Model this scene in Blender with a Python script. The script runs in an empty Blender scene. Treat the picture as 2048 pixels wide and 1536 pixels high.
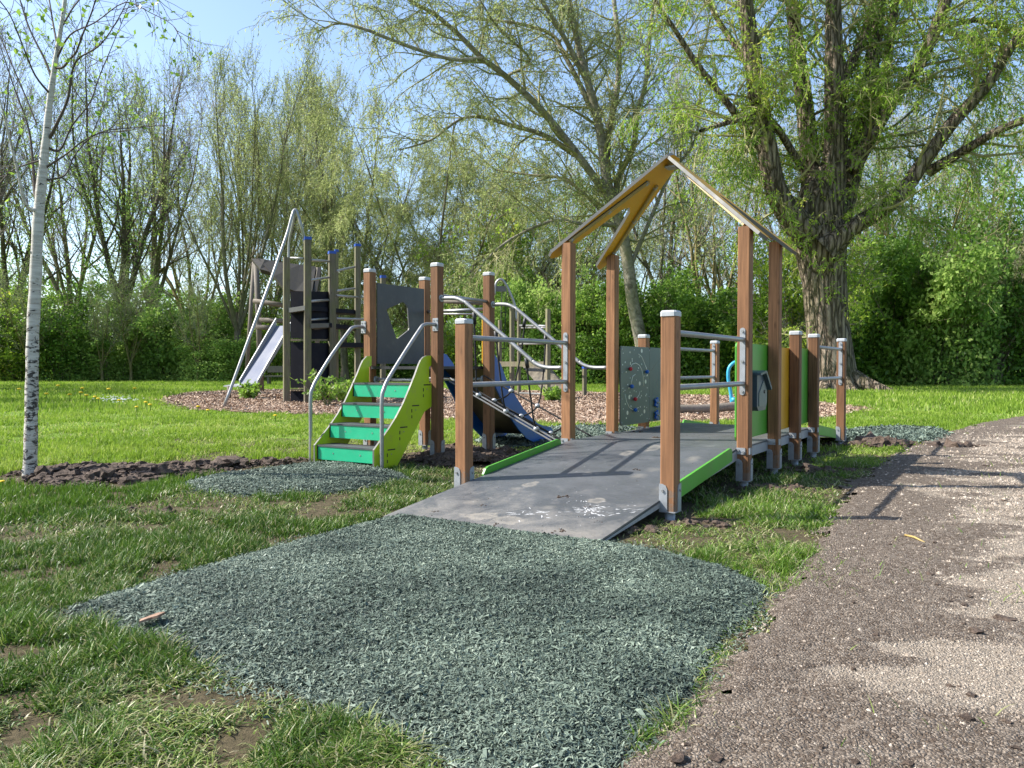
import bpy, math, random
import numpy as np
from mathutils import Vector, Matrix
from mathutils.geometry import tessellate_polygon

C = bpy.context.scene.collection
SC = bpy.context.scene
PI = math.pi
R = math.radians
rng = np.random.default_rng(7)
random.seed(7)

# ------------------------------------------------------------------ camera
CAM_H, CAM_F, PITCH = 0.9, 1600.0, 0.021
cd = bpy.data.cameras.new('camera'); cam = bpy.data.objects.new('camera', cd); C.objects.link(cam)
cam.location = (0, 0, CAM_H); cam.rotation_euler = (PI/2 - PITCH, 0, 0)
cd.sensor_width = 36; cd.lens = CAM_F/2048*36; cd.clip_start = 0.05; cd.clip_end = 2000
SC.camera = cam
# ------------------------------------------------------------------ light
SUN_DIR = Vector((-0.74, 0.06, 0.70)).normalized()
SUN_EL = math.asin(SUN_DIR.z); SUN_AZ = math.atan2(SUN_DIR.x, SUN_DIR.y)
w = bpy.data.worlds.new('World'); SC.world = w; w.use_nodes = True
wn = w.node_tree; bg = wn.nodes['Background']
sky = wn.nodes.new('ShaderNodeTexSky'); sky.sky_type = 'NISHITA'; sky.sun_disc = False
sky.sun_elevation = SUN_EL; sky.sun_rotation = SUN_AZ % (2*PI)
sky.air_density = 1.0; sky.dust_density = 1.4; sky.ozone_density = 2.2; sky.altitude = 50
wn.links.new(sky.outputs['Color'], bg.inputs['Color']); bg.inputs['Strength'].default_value = 0.13
sd = bpy.data.lights.new('sun', 'SUN'); sd.energy = 4.7; sd.angle = R(0.53); sd.color = (1.0, 0.955, 0.88)
sun = bpy.data.objects.new('sun', sd); C.objects.link(sun)
sun.rotation_euler = (-SUN_DIR).to_track_quat('-Z', 'Y').to_euler(); sun.location = (-20, 0, 20)
SC.view_settings.view_transform = 'Standard'; SC.view_settings.look = 'None'
SC.view_settings.exposure = 1.12; SC.view_settings.gamma = 1; SC.view_settings.use_curve_mapping = False
SC.cycles.max_bounces = 6; SC.cycles.transparent_max_bounces = 4
SC.cycles.use_denoising = True

def at(px, py, Y):
    """a traced point given its own real distance Y"""
    a = (px-1024)/CAM_F; b = (768-py)/CAM_F
    d = np.array([a, math.cos(PITCH)+b*math.sin(PITCH), -math.sin(PITCH)+b*math.cos(PITCH)])
    return np.array([0, 0, CAM_H]) + d*(Y/d[1])

# ------------------------------------------------------------------ tags
def tag(o, label=None, cat=None, group=None, kind=None):
    if label: o['label'] = label
    if cat: o['category'] = cat
    if group: o['group'] = group
    if kind: o['kind'] = kind
    return o
def empty(name, loc=(0, 0, 0), rz=0, label=None, cat=None, group=None):
    o = bpy.data.objects.new(name, None); C.objects.link(o); o.empty_display_size = .2
    o.location = loc; o.rotation_euler = (0, 0, rz); return tag(o, label, cat, group)
def copy_tree(o, parent=None):
    c = o.copy(); C.objects.link(c)
    if parent: c.parent = parent
    for ch in list(o.children): copy_tree(ch, c)
    return c

# ------------------------------------------------------------------ materials
def new_mat(name):
    m = bpy.data.materials.new(name); m.use_nodes = True
    nt = m.node_tree; nt.nodes.clear()
    out = nt.nodes.new('ShaderNodeOutputMaterial'); b = nt.nodes.new('ShaderNodeBsdfPrincipled')
    nt.links.new(b.outputs[0], out.inputs[0]); return m, nt, b, out
def N(nt, t, **kw):
    n = nt.nodes.new(t)
    for k, v in kw.items():
        if k in n.inputs.keys(): n.inputs[k].default_value = v
        else: setattr(n, k, v)
    return n
def ramp(nt, fac, stops):
    r = nt.nodes.new('ShaderNodeValToRGB'); nt.links.new(fac, r.inputs[0])
    e = r.color_ramp.elements
    while len(e) < len(stops): e.new(.5)
    for i, (p, c) in enumerate(stops):
        e[i].position = p; e[i].color = (*c, 1) if len(c) == 3 else c
    return r
def coords(nt, kind='Object', scale=(1, 1, 1), offset_random=False):
    tc = nt.nodes.new('ShaderNodeTexCoord'); mp = nt.nodes.new('ShaderNodeMapping')
    nt.links.new(tc.outputs[kind], mp.inputs[0]); mp.inputs['Scale'].default_value = scale
    if offset_random:
        oi = nt.nodes.new('ShaderNodeObjectInfo'); mu = N(nt, 'ShaderNodeMath', operation='MULTIPLY')
        mu.inputs[1].default_value = 37.0; nt.links.new(oi.outputs['Random'], mu.inputs[0])
        cb = nt.nodes.new('ShaderNodeCombineXYZ')
        for i in range(3): nt.links.new(mu.outputs[0], cb.inputs[i])
        nt.links.new(cb.outputs[0], mp.inputs['Location'])
    return mp.outputs[0]
def noise(nt, vec, scale, detail=4, rough=.55, dist=0):
    n = N(nt, 'ShaderNodeTexNoise', Scale=scale, Detail=detail, Roughness=rough, Distortion=dist)
    nt.links.new(vec, n.inputs['Vector']); return n.outputs['Fac']
def bump(nt, b, h, strength=.3, dist=.01):
    n = N(nt, 'ShaderNodeBump', Strength=strength, Distance=dist); nt.links.new(h, n.inputs['Height'])
    nt.links.new(n.outputs[0], b.inputs['Normal'])
def mixc(nt, fac, a, c, bt='MIX'):
    m = nt.nodes.new('ShaderNodeMix'); m.data_type = 'RGBA'; m.blend_type = bt
    for s, v in ((0, fac), (6, a), (7, c)):
        if hasattr(v, 'is_linked') or isinstance(v, bpy.types.NodeSocket): nt.links.new(v, m.inputs[s])
        else: m.inputs[s].default_value = v if s == 0 else (*v, 1)
    return m.outputs[2]

def m_plain(name, col, rough=.5, metal=0, var=.12, dirt=None, scale=6, bmp=0, spec=.5):
    m, nt, b, _ = new_mat(name); v = coords(nt, 'Object')
    f = noise(nt, v, scale, 6, .65)
    lo = tuple(c*(1-var) for c in col); hi = tuple(min(1, c*(1+var)) for c in col)
    c = ramp(nt, f, [(.3, lo), (.7, hi)]).outputs[0]
    if dirt:
        g = noise(nt, v, scale*2.3, 8, .7)
        fr = ramp(nt, g, [(.52, (0, 0, 0)), (.75, (.55, .55, .55))]).outputs[0]
        c = mixc(nt, fr, c, dirt)
    nt.links.new(c, b.inputs['Base Color']); b.inputs['Roughness'].default_value = rough
    rr = ramp(nt, f, [(.3, (rough*.8,)*3), (.7, (min(1, rough*1.2),)*3)]).outputs[0]; nt.links.new(rr, b.inputs['Roughness'])
    b.inputs['Metallic'].default_value = metal; b.inputs['Specular IOR Level'].default_value = spec
    if bmp: bump(nt, b, noise(nt, v, scale*12, 4), bmp, .002)
    return m
def m_wood(name, dark, light, moss=None, grey=None, zs=1.0):
    m, nt, b, _ = new_mat(name)
    v = coords(nt, 'Object', (26, 26, zs), True)
    f = noise(nt, v, 1.6, 6, .6, .6)
    v2 = coords(nt, 'Object', (70, 70, 2.2), True)
    g = noise(nt, v2, 1.5, 3, .5)
    c = ramp(nt, f, [(.32, dark), (.5, tuple((a+d)/2 for a, d in zip(dark, light))), (.68, light)]).outputs[0]
    c = mixc(nt, ramp(nt, g, [(.35, (.0,)*3), (.62, (.62,)*3)]).outputs[0], c, tuple(x*.55 for x in dark))
    # knots
    v3 = coords(nt, 'Object', (9, 9, 3.2), True)
    vo = N(nt, 'ShaderNodeTexVoronoi', Scale=1.0); nt.links.new(v3, vo.inputs['Vector'])
    k = ramp(nt, vo.outputs['Distance'], [(.05, (.75,)*3), (.13, (0, 0, 0))]).outputs[0]
    c = mixc(nt, k, c, tuple(x*.35 for x in dark))
    if moss:
        v4 = coords(nt, 'Object', (3, 3, 1.2), True); q = noise(nt, v4, 2.2, 6, .65)
        c = mixc(nt, ramp(nt, q, [(.42, (0, 0, 0)), (.68, (.7,)*3)]).outputs[0], c, moss)
    else:
        v4 = coords(nt, 'Object', (2, 2, 1.0), True); q = noise(nt, v4, 2.0, 4, .6)
        c = mixc(nt, ramp(nt, q, [(.35, (0, 0, 0)), (.7, (.35,)*3)]).outputs[0], c, grey or tuple(x*1.25 for x in light))
    tz = nt.nodes.new('ShaderNodeTexCoord'); sz = nt.nodes.new('ShaderNodeSeparateXYZ'); nt.links.new(tz.outputs['Object'], sz.inputs[0])
    mz = N(nt, 'ShaderNodeMapRange'); nt.links.new(sz.outputs[2], mz.inputs['Value']); mz.inputs['From Min'].default_value = .42; mz.inputs['From Max'].default_value = .08; mz.inputs['To Min'].default_value = -.25; mz.inputs['To Max'].default_value = .16
    v5 = coords(nt, 'Object', (1, 1, 1), True); q5 = noise(nt, v5, 22, 8, .75); a5 = N(nt, 'ShaderNodeMath', operation='ADD'); nt.links.new(q5, a5.inputs[0]); nt.links.new(mz.outputs[0], a5.inputs[1])
    c = mixc(nt, ramp(nt, a5.outputs[0], [(.56, (0, 0, 0)), (.66, (.7,)*3)]).outputs[0], c, (.17, .135, .105))
    oi = nt.nodes.new('ShaderNodeObjectInfo'); hv = nt.nodes.new('ShaderNodeHueSaturation'); mr = N(nt, 'ShaderNodeMapRange'); nt.links.new(oi.outputs['Random'], mr.inputs['Value']); mr.inputs['To Min'].default_value = .72; mr.inputs['To Max'].default_value = 1.2
    nt.links.new(mr.outputs[0], hv.inputs['Value']); nt.links.new(c, hv.inputs['Color']); c = hv.outputs[0]
    nt.links.new(c, b.inputs['Base Color']); b.inputs['Roughness'].default_value = .72
    b.inputs['Specular IOR Level'].default_value = .3
    bump(nt, b, g, .35, .003); return m
def m_attr(name, stops, rough=.8, transl=0, spec=.2, bumpy=0, sheen=None):
    """surface colour picked per blade / leaf / chip from the mesh attribute rnd"""
    m, nt, b, out = new_mat(name)
    a = N(nt, 'ShaderNodeAttribute', attribute_name='rnd')
    c = ramp(nt, a.outputs['Fac'], stops).outputs[0]
    nt.links.new(c, b.inputs['Base Color']); b.inputs['Roughness'].default_value = rough
    b.inputs['Specular IOR Level'].default_value = spec
    if transl:
        t = nt.nodes.new('ShaderNodeBsdfTranslucent'); nt.links.new(c, t.inputs[0])
        mx = nt.nodes.new('ShaderNodeMixShader'); mx.inputs[0].default_value = transl
        nt.links.new(b.outputs[0], mx.inputs[1]); nt.links.new(t.outputs[0], mx.inputs[2]); nt.links.new(mx.outputs[0], out.inputs[0])
    return m
def m_bark(name, dark, light, scale=(8, 8, 2), moss=None, bs=.8):
    m, nt, b, _ = new_mat(name); v = coords(nt, 'Object', scale)
    f = noise(nt, v, 1.4, 8, .7, .8)
    c = ramp(nt, f, [(.35, dark), (.62, light)]).outputs[0]
    if moss:
        v2 = coords(nt, 'Object', (1, 1, .6)); q = noise(nt, v2, .8, 6, .7)
        c = mixc(nt, ramp(nt, q, [(.45, (0, 0, 0)), (.65, (.75,)*3)]).outputs[0], c, moss)
    nt.links.new(c, b.inputs['Base Color']); b.inputs['Roughness'].default_value = .9; b.inputs['Specular IOR Level'].default_value = .2
    bump(nt, b, f, bs, .06); return m

M = {}
M['wood'] = m_wood('larch_wood', (.155, .071, .032), (.31, .152, .070))
M['oldwood'] = m_wood('weathered_wood', (.13, .11, .075), (.27, .235, .17), moss=(.17, .18, .07))
M['logwood'] = m_wood('log_wood', (.13, .105, .085), (.25, .21, .175), moss=(.14, .13, .09))
M['roofold'] = m_wood('old_shingles', (.022, .019, .017), (.06, .052, .045), moss=(.045, .042, .024), zs=8)
M['galv'] = m_plain('galvanised_steel', (.30, .315, .33), .5, .2, .14, scale=14, dirt=(.2, .16, .12))
M['steel'] = m_plain('steel_tube', (.30, .30, .295), .42, .6, .12, scale=9)
M['slidesteel'] = m_plain('slide_sheet_steel', (.14, .155, .21), .65, .0, .15, scale=2, spec=.25)
M['cap'] = m_plain('grey_plastic_cap', (.40, .415, .43), .5, 0, .08, scale=20, dirt=(.3, .29, .25))
M['green'] = m_plain('green_board', (.07, .30, .025), .42, 0, .08, dirt=(.16, .2, .08), scale=4)
M['lime'] = m_plain('lime_board', (.40, .56, .012), .42, 0, .07, dirt=(.3, .3, .1), scale=4)
M['teal'] = m_plain('teal_green_board', (.01, .36, .18), .4, 0, .08, dirt=(.1, .26, .17), scale=5)
M['yellow'] = m_plain('ochre_board', (.58, .29, .01), .42, 0, .1, scale=4)
M['slate'] = m_plain('slate_grey_board', (.052, .056, .062), .55, 0, .08, scale=5, dirt=(.1, .105, .1))
M['greyg'] = m_plain('grey_green_board', (.105, .135, .125), .55, 0, .06, scale=3)
M['edge'] = m_plain('board_edge', (.11, .108, .10), .6, 0, .1)
M['paint'] = m_plain('splashed_pale_paint', (.58, .59, .59), .6, 0, .12, scale=40)
M['black'] = m_plain('black_plastic', (.015, .015, .017), .5, 0, .2)
M['rope'] = m_plain('black_rope', (.014, .013, .014), .85, 0, .3, scale=80, bmp=.8)
M['greyrope'] = m_plain('grey_rope', (.16, .16, .16), .8, 0, .4, scale=90, bmp=.9)
M['ball'] = m_plain('grey_connector', (.42, .43, .44), .4, .2, .1, scale=20)
M['blue'] = m_plain('blue_slide_board', (.0, .085, .36), .35, 0, .1, scale=3)
M['slideunder'] = m_plain('slide_underside', (.10, .085, .06), .45, .5, .3, scale=5, dirt=(.18, .14, .09))
M['knobred'] = m_plain('red_knob', (.42, .005, .015), .35, 0, .05)
M['knobblue'] = m_plain('blue_knob', (.004, .09, .42), .35, 0, .05)
M['groove'] = m_plain('pale_groove', (.62, .64, .58), .6, 0, .05)
M['darkpanel'] = m_plain('dark_navy_board', (.009, .010, .017), .7, 0, .25, scale=2, dirt=(.025, .025, .027), spec=.15)
M['cyan'] = m_plain('cyan_paint', (.03, .33, .50), .4, 0, .06, dirt=(.12, .3, .35))
M['bluecap'] = m_plain('blue_post_cap', (.01, .06, .33), .5, 0, .1)
M['boxblue'] = m_plain('dark_blue_grey_plastic', (.045, .075, .10), .4, 0, .15, scale=8)
M['boxface'] = m_plain('grey_green_face', (.13, .16, .14), .5, 0, .1)
M['batten'] = m_plain('pale_ochre_batten', (.34, .24, .08), .6, 0, .12)

# ramp decking: ribbed grey board, clay stains and white splashed paint
STAINS = [(-0.982, 0.04, 0.06, 0.09, 0.6), (-1.011, -0.093, 0.06, 0.07, 0.35), (-0.955, -0.215, 0.04, 0.06, 0.4), (-1.104, -0.458, 0.07, 0.07, 0.45), (-0.597, -0.405, 0.05, 0.06, 0.35), (-0.758, 0.425, 0.045, 0.07, 0.55), (-0.693, 0.446, 0.03, 0.05, 0.4), (-0.393, 0.46, 0.07, 0.09, 0.4), (-0.371, 0.655, 0.06, 0.09, 0.45), (-0.882, -0.693, 0.13, 0.1, 0.75), (-0.683, -0.713, 0.13, 0.09, 0.6), (-0.398, -0.177, 0.06, 0.07, 0.6), (-0.765, 1.085, 0.05, 0.1, 0.6), (-0.645, 1.323, 0.06, 0.13, 0.55), (-0.229, 1.047, 0.06, 0.13, 0.5), (-0.25, -0.78, 0.26, 0.09, 0.5), (-1.25, -0.72, 0.12, 0.1, 0.4), (-0.9, 1.9, 0.08, 0.16, 0.4), (-0.5, 2.0, 0.06, 0.12, 0.35), (-0.12, 0.2, 0.08, 0.16, 0.3)]
def m_deck():
    m, nt, b, _ = new_mat('ribbed_grey_decking'); v = coords(nt, 'Object')
    f = noise(nt, v, 2.5, 8, .65)
    c = ramp(nt, f, [(.3, (.062, .066, .070)), (.7, (.092, .097, .102))]).outputs[0]
    # dust haze stronger at the foot of the ramp
    sx = N(nt, 'ShaderNodeSeparateXYZ'); nt.links.new(v, sx.inputs[0])
    mr = N(nt, 'ShaderNodeMapRange'); mr.inputs['From Min'].default_value = .15; mr.inputs['From Max'].default_value = -.85
    nt.links.new(sx.outputs[1], mr.inputs['Value'])
    d = noise(nt, v, 5, 10, .75, .4)
    ad = N(nt, 'ShaderNodeMath', operation='MULTIPLY_ADD'); nt.links.new(mr.outputs[0], ad.inputs[0]); ad.inputs[1].default_value = .30; nt.links.new(d, ad.inputs[2])
    dm = ramp(nt, ad.outputs[0], [(.60, (0, 0, 0)), (.88, (.6,)*3)]).outputs[0]
    c = mixc(nt, dm, c, (.24, .22, .19))
    # dried clay patches and foot prints trodden onto the ramp
    nn = noise(nt, v, 9, 8, .72); acc = None
    for cx, cy, rx, ry, st in STAINS:
        sb = N(nt, 'ShaderNodeVectorMath', operation='SUBTRACT'); nt.links.new(v, sb.inputs[0]); sb.inputs[1].default_value = (cx, cy, 0)
        ml = N(nt, 'ShaderNodeVectorMath', operation='MULTIPLY'); nt.links.new(sb.outputs[0], ml.inputs[0]); ml.inputs[1].default_value = (1/rx, 1/ry, 0)
        ln = N(nt, 'ShaderNodeVectorMath', operation='LENGTH'); nt.links.new(ml.outputs[0], ln.inputs[0])
        ad = N(nt, 'ShaderNodeMath', operation='MULTIPLY_ADD'); nt.links.new(nn, ad.inputs[0]); ad.inputs[1].default_value = 2.3; nt.links.new(ln.outputs['Value'], ad.inputs[2])
        rp = ramp(nt, ad.outputs[0], [(.0, (0,)*3), (.62, (st*.45,)*3), (.80, (st,)*3), (.92, (0, 0, 0))]) if st > .5 else ramp(nt, ad.outputs[0], [(.5, (st,)*3), (.95, (0, 0, 0))])
        sc2 = N(nt, 'ShaderNodeMath', operation='MULTIPLY'); sc2.inputs[1].default_value = .45; nt.links.new(ad.outputs[0], sc2.inputs[0]); nt.links.new(sc2.outputs[0], rp.inputs[0])
        if acc is None: acc = rp.outputs[0]
        else: mxn = N(nt, 'ShaderNodeMath', operation='MAXIMUM'); nt.links.new(acc, mxn.inputs[0]); nt.links.new(rp.outputs[0], mxn.inputs[1]); acc = mxn.outputs[0]
    c = mixc(nt, acc, c, (.30, .27, .225))
    nt.links.new(c, b.inputs['Base Color'])
    rr = ramp(nt, d, [(.35, (.33,)*3), (.7, (.62,)*3)]).outputs[0]; nt.links.new(rr, b.inputs['Roughness'])
    wv = N(nt, 'ShaderNodeTexWave', Scale=42.0, Distortion=0.0); wv.bands_direction = 'X'; nt.links.new(v, wv.inputs['Vector'])
    bump(nt, b, wv.outputs['Fac'], .35, .002); return m
M['deck'] = m_deck()

def m_ground():
    m, nt, b, _ = new_mat('lawn_soil'); v = coords(nt, 'Object')
    f = noise(nt, v, 1.1, 10, .7); g = noise(nt, v, 30, 6, .7)
    soil = ramp(nt, g, [(.3, (.035, .024, .016)), (.7, (.12, .085, .06))]).outputs[0]
    grs = ramp(nt, g, [(.3, (.07, .13, .012)), (.7, (.15, .24, .025))]).outputs[0]
    vm = N(nt, 'ShaderNodeVectorMath', operation='DISTANCE'); nt.links.new(v, vm.inputs[0]); vm.inputs[1].default_value = (0, 3, 0)
    r1 = N(nt, 'ShaderNodeMapRange'); nt.links.new(vm.outputs['Value'], r1.inputs['Value']); r1.inputs['From Min'].default_value = 5; r1.inputs['From Max'].default_value = 12
    r1.inputs['To Min'].default_value = -.12; r1.inputs['To Max'].default_value = .45
    a = N(nt, 'ShaderNodeMath', operation='ADD'); nt.links.new(f, a.inputs[0]); nt.links.new(r1.outputs[0], a.inputs[1])
    fr = ramp(nt, a.outputs[0], [(.48, (.08,)*3), (.66, (1,)*3)]).outputs[0]
    nt.links.new(mixc(nt, fr, soil, grs), b.inputs['Base Color']); b.inputs['Roughness'].default_value = .95; b.inputs['Specular IOR Level'].default_value = .15
    bump(nt, b, g, .9, .02); return m
M['ground'] = m_ground()
def m_path():
    m, nt, b, _ = new_mat('worn_asphalt_grit'); v = coords(nt, 'Object')
    g = noise(nt, v, 75, 5, .75); f = noise(nt, v, 2.2, 8, .68, .3); h = noise(nt, v, 9, 6, .7)
    c = ramp(nt, g, [(.30, (.15, .12, .09)), (.5, (.34, .285, .22)), (.70, (.56, .485, .385))]).outputs[0]
    at_ = N(nt, 'ShaderNodeAttribute', attribute_name='rnd'); ad = N(nt, 'ShaderNodeMath', operation='MULTIPLY_ADD'); nt.links.new(at_.outputs['Fac'], ad.inputs[0]); ad.inputs[1].default_value = .60; nt.links.new(h, ad.inputs[2])
    c = mixc(nt, ramp(nt, ad.outputs[0], [(.66, (0, 0, 0)), (.80, (.72,)*3), (1.0, (.92,)*3)]).outputs[0], c, mixc(nt, g, (.055, .038, .027), (.17, .125, .09)))
    c = mixc(nt, ramp(nt, h, [(.52, (0, 0, 0)), (.7, (.5,)*3)]).outputs[0], c, (.36, .30, .235))
    vo = N(nt, 'ShaderNodeTexVoronoi', Scale=95.0, Randomness=1.0); vo.feature = 'DISTANCE_TO_EDGE'; nt.links.new(v, vo.inputs['Vector'])
    vc = N(nt, 'ShaderNodeTexVoronoi', Scale=95.0, Randomness=1.0); nt.links.new(v, vc.inputs['Vector'])
    sr = N(nt, 'ShaderNodeSeparateColor'); nt.links.new(vc.outputs['Color'], sr.inputs[0])
    c = mixc(nt, ramp(nt, sr.outputs[0], [(.2, (.0,)*3), (.9, (.35,)*3)]).outputs[0], c, (.58, .50, .41))
    c = mixc(nt, ramp(nt, vo.outputs['Distance'], [(.02, (.5,)*3), (.12, (0, 0, 0))]).outputs[0], c, (.05, .038, .03))
    nt.links.new(c, b.inputs['Base Color']); b.inputs['Roughness'].default_value = .93; b.inputs['Specular IOR Level'].default_value = .2
    hh = N(nt, 'ShaderNodeMath', operation='MULTIPLY_ADD'); nt.links.new(vo.outputs['Distance'], hh.inputs[0]); hh.inputs[1].default_value = 1.6; nt.links.new(g, hh.inputs[2])
    bump(nt, b, hh.outputs[0], 1.0, .014); return m
M['path'] = m_path()
def m_speck(name, stops, sc, rough=.8, bs=1, bd=.02):
    m, nt, b, _ = new_mat(name); v = coords(nt, 'Object'); g = noise(nt, v, sc, 6, .75)
    nt.links.new(ramp(nt, g, stops).outputs[0], b.inputs['Base Color']); b.inputs['Roughness'].default_value = rough; b.inputs['Specular IOR Level'].default_value = .3
    bump(nt, b, g, bs, bd); return m
M['mulchbase'] = m_speck('rubber_mulch_bed', [(.3, (.02, .03, .024)), (.7, (.09, .12, .095))], 60, .7)
M['chipbase'] = m_speck('wood_chip_bed', [(.3, (.10, .06, .04)), (.7, (.38, .25, .18))], 14, .9)
M['soil'] = m_speck('wet_clay_soil', [(.3, (.035, .024, .018)), (.72, (.16, .115, .085))], 35, .85)
M['mulch'] = m_attr('green_rubber_shreds', [(0, (.035, .05, .04)), (.4, (.098, .134, .102)), (.75, (.20, .25, .19)), (1, (.36, .41, .33))], .62, 0, .3)
M['chips'] = m_attr('wood_chips', [(0, (.10, .065, .045)), (.4, (.29, .20, .14)), (.8, (.46, .35, .255)), (1, (.62, .51, .40))], .85)
M['grit'] = m_attr('path_grit', [(0, (.11, .086, .066)), (.5, (.29, .24, .19)), (.85, (.44, .375, .305)), (1, (.58, .51, .43))], .9)
M['grass'] = m_attr('grass_blades', [(0, (.03, .07, .01)), (.35, (.075, .155, .014)), (.62, (.16, .28, .025)), (.76, (.22, .29, .06)), (.9, (.31, .30, .14)), (1, (.44, .40, .25))], .42, .3, .35)
M['lawn'] = m_attr('fresh_lawn_blades', [(0, (.085, .155, .018)), (.35, (.16, .265, .025)), (.62, (.25, .37, .04)), (.8, (.34, .41, .09)), (1, (.46, .46, .2))], .55, .45, .3)
M['leaf_bright'] = m_attr('bright_willow_leaves', [(0, (.12, .22, .02)), (.5, (.27, .42, .045)), (.85, (.45, .55, .07)), (1, (.56, .54, .10))], .5, .52, .3)
M['leaf_mid'] = m_attr('mid_green_leaves', [(0, (.08, .17, .025)), (.5, (.17, .31, .04)), (1, (.34, .48, .08))], .45, .5, .4)
M['leaf_fresh'] = m_attr('fresh_hedge_leaves', [(0, (.16, .27, .06)), (.5, (.30, .46, .10)), (1, (.48, .60, .17))], .55, .55, .3)
M['leaf_olive'] = m_attr('olive_spring_leaves', [(0, (.20, .235, .08)), (.5, (.31, .36, .13)), (1, (.44, .48, .21))], .6, .55, .2)
M['leaf_pale'] = m_attr('pale_budding_leaves', [(0, (.24, .30, .11)), (.5, (.37, .44, .16)), (1, (.50, .55, .22))], .6, .55, .2)
def m_furrow():
    m, nt, b, _ = new_mat('furrowed_willow_bark'); v = coords(nt, 'Object', (5.2, 5.2, .85)); nz = N(nt, 'ShaderNodeTexNoise', Scale=1.6, Detail=6.0); nt.links.new(v, nz.inputs['Vector'])
    mx = N(nt, 'ShaderNodeVectorMath', operation='MULTIPLY_ADD'); nt.links.new(nz.outputs['Color'], mx.inputs[0]); mx.inputs[1].default_value = (.9, .9, .9); nt.links.new(v, mx.inputs[2])
    vo = N(nt, 'ShaderNodeTexVoronoi', Scale=1.0); vo.feature = 'DISTANCE_TO_EDGE'; nt.links.new(mx.outputs[0], vo.inputs['Vector'])
    f = noise(nt, v, 4, 8, .7)
    c = ramp(nt, f, [(.3, (.19, .145, .105)), (.7, (.36, .29, .225))]).outputs[0]
    c = mixc(nt, ramp(nt, vo.outputs['Distance'], [(.02, (.9,)*3), (.15, (0, 0, 0))]).outputs[0], c, (.045, .033, .022))
    v2 = coords(nt, 'Object', (1, 1, .6)); q = noise(nt, v2, .8, 6, .7)
    c = mixc(nt, ramp(nt, q, [(.48, (0, 0, 0)), (.68, (.6,)*3)]).outputs[0], c, (.07, .08, .025))
    nt.links.new(c, b.inputs['Base Color']); b.inputs['Roughness'].default_value = .92; b.inputs['Specular IOR Level'].default_value = .15
    hh = ramp(nt, vo.outputs['Distance'], [(.0, (0, 0, 0)), (.3, (1,)*3)]).outputs[0]; bump(nt, b, hh, 1.0, .16); return m
M['bark_grey'] = m_bark('grey_green_bark', (.08, .066, .05), (.24, .205, .15), (5, 5, 1.6), moss=(.12, .13, .035))
M['bark_dark'] = m_bark('dark_bark', (.05, .04, .03), (.16, .13, .10), (5, 5, 1.6), moss=(.07, .075, .025))
M['bark_willow'] = m_furrow()
M['bark_yellow'] = m_bark('lichened_yellow_bark', (.10, .085, .04), (.28, .24, .12), (4, 4, 1.5), moss=(.22, .19, .05))
M['bark_pale'] = m_bark('pale_grey_bark', (.10, .085, .065), (.33, .295, .245), (3, 3, 3), moss=(.2, .19, .1))
M['twig_dark'] = m_plain('dark_birch_twigs', (.075, .055, .042), .8, 0, .3, scale=5)
M['twig_brown'] = m_plain('brown_twigs', (.13, .095, .07), .85, 0, .3, scale=2)
M['twig_olive'] = m_plain('olive_twigs', (.25, .235, .11), .85, 0, .3, scale=2)
M['twig_grey'] = m_plain('grey_twigs', (.30, .255, .235), .85, 0, .3, scale=2)
def m_birch():
    m, nt, b, _ = new_mat('white_birch_bark'); v = coords(nt, 'Object', (1, 1, 1))
    mp = coords(nt, 'Object', (5, 5, 55)); f = noise(nt, mp, 1, 5, .6)
    c = ramp(nt, f, [(.3, (.30, .27, .225)), (.5, (.47, .44, .39)), (.7, (.58, .555, .51))]).outputs[0]
    sx = N(nt, 'ShaderNodeSeparateXYZ'); nt.links.new(v, sx.inputs[0])
    mp2 = coords(nt, 'Object', (14, 14, 30)); k = noise(nt, mp2, 1, 6, .7, .5)
    # dark scars gather below 1.3 m and around 0.2 to 0.4 m, a few higher up
    low = N(nt, 'ShaderNodeMapRange'); nt.links.new(sx.outputs[2], low.inputs['Value']); low.inputs['From Min'].default_value = 1.45; low.inputs['From Max'].default_value = 1.0
    low.inputs['To Min'].default_value = 0; low.inputs['To Max'].default_value = .11
    a = N(nt, 'ShaderNodeMath', operation='ADD'); nt.links.new(k, a.inputs[0]); nt.links.new(low.outputs[0], a.inputs[1])
    c = mixc(nt, ramp(nt, a.outputs[0], [(.62, (0, 0, 0)), (.645, (1,)*3)]).outputs[0], c, (.035, .03, .027))
    mp3 = coords(nt, 'Object', (9, 9, 7)); k3 = noise(nt, mp3, 1, 6, .7, .5)
    lo3 = N(nt, 'ShaderNodeMapRange'); nt.links.new(sx.outputs[2], lo3.inputs['Value']); lo3.inputs['From Min'].default_value = .75; lo3.inputs['From Max'].default_value = .45
    lo3.inputs['To Min'].default_value = 0; lo3.inputs['To Max'].default_value = .1
    a3 = N(nt, 'ShaderNodeMath', operation='ADD'); nt.links.new(k3, a3.inputs[0]); nt.links.new(lo3.outputs[0], a3.inputs[1])
    c = mixc(nt, ramp(nt, a3.outputs[0], [(.66, (0, 0, 0)), (.70, (.85,)*3)]).outputs[0], c, (.16, .09, .06))
    nt.links.new(c, b.inputs['Base Color']); b.inputs['Roughness'].default_value = .7
    bump(nt, b, k, .5, .006); return m
M['birch'] = m_birch()

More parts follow.
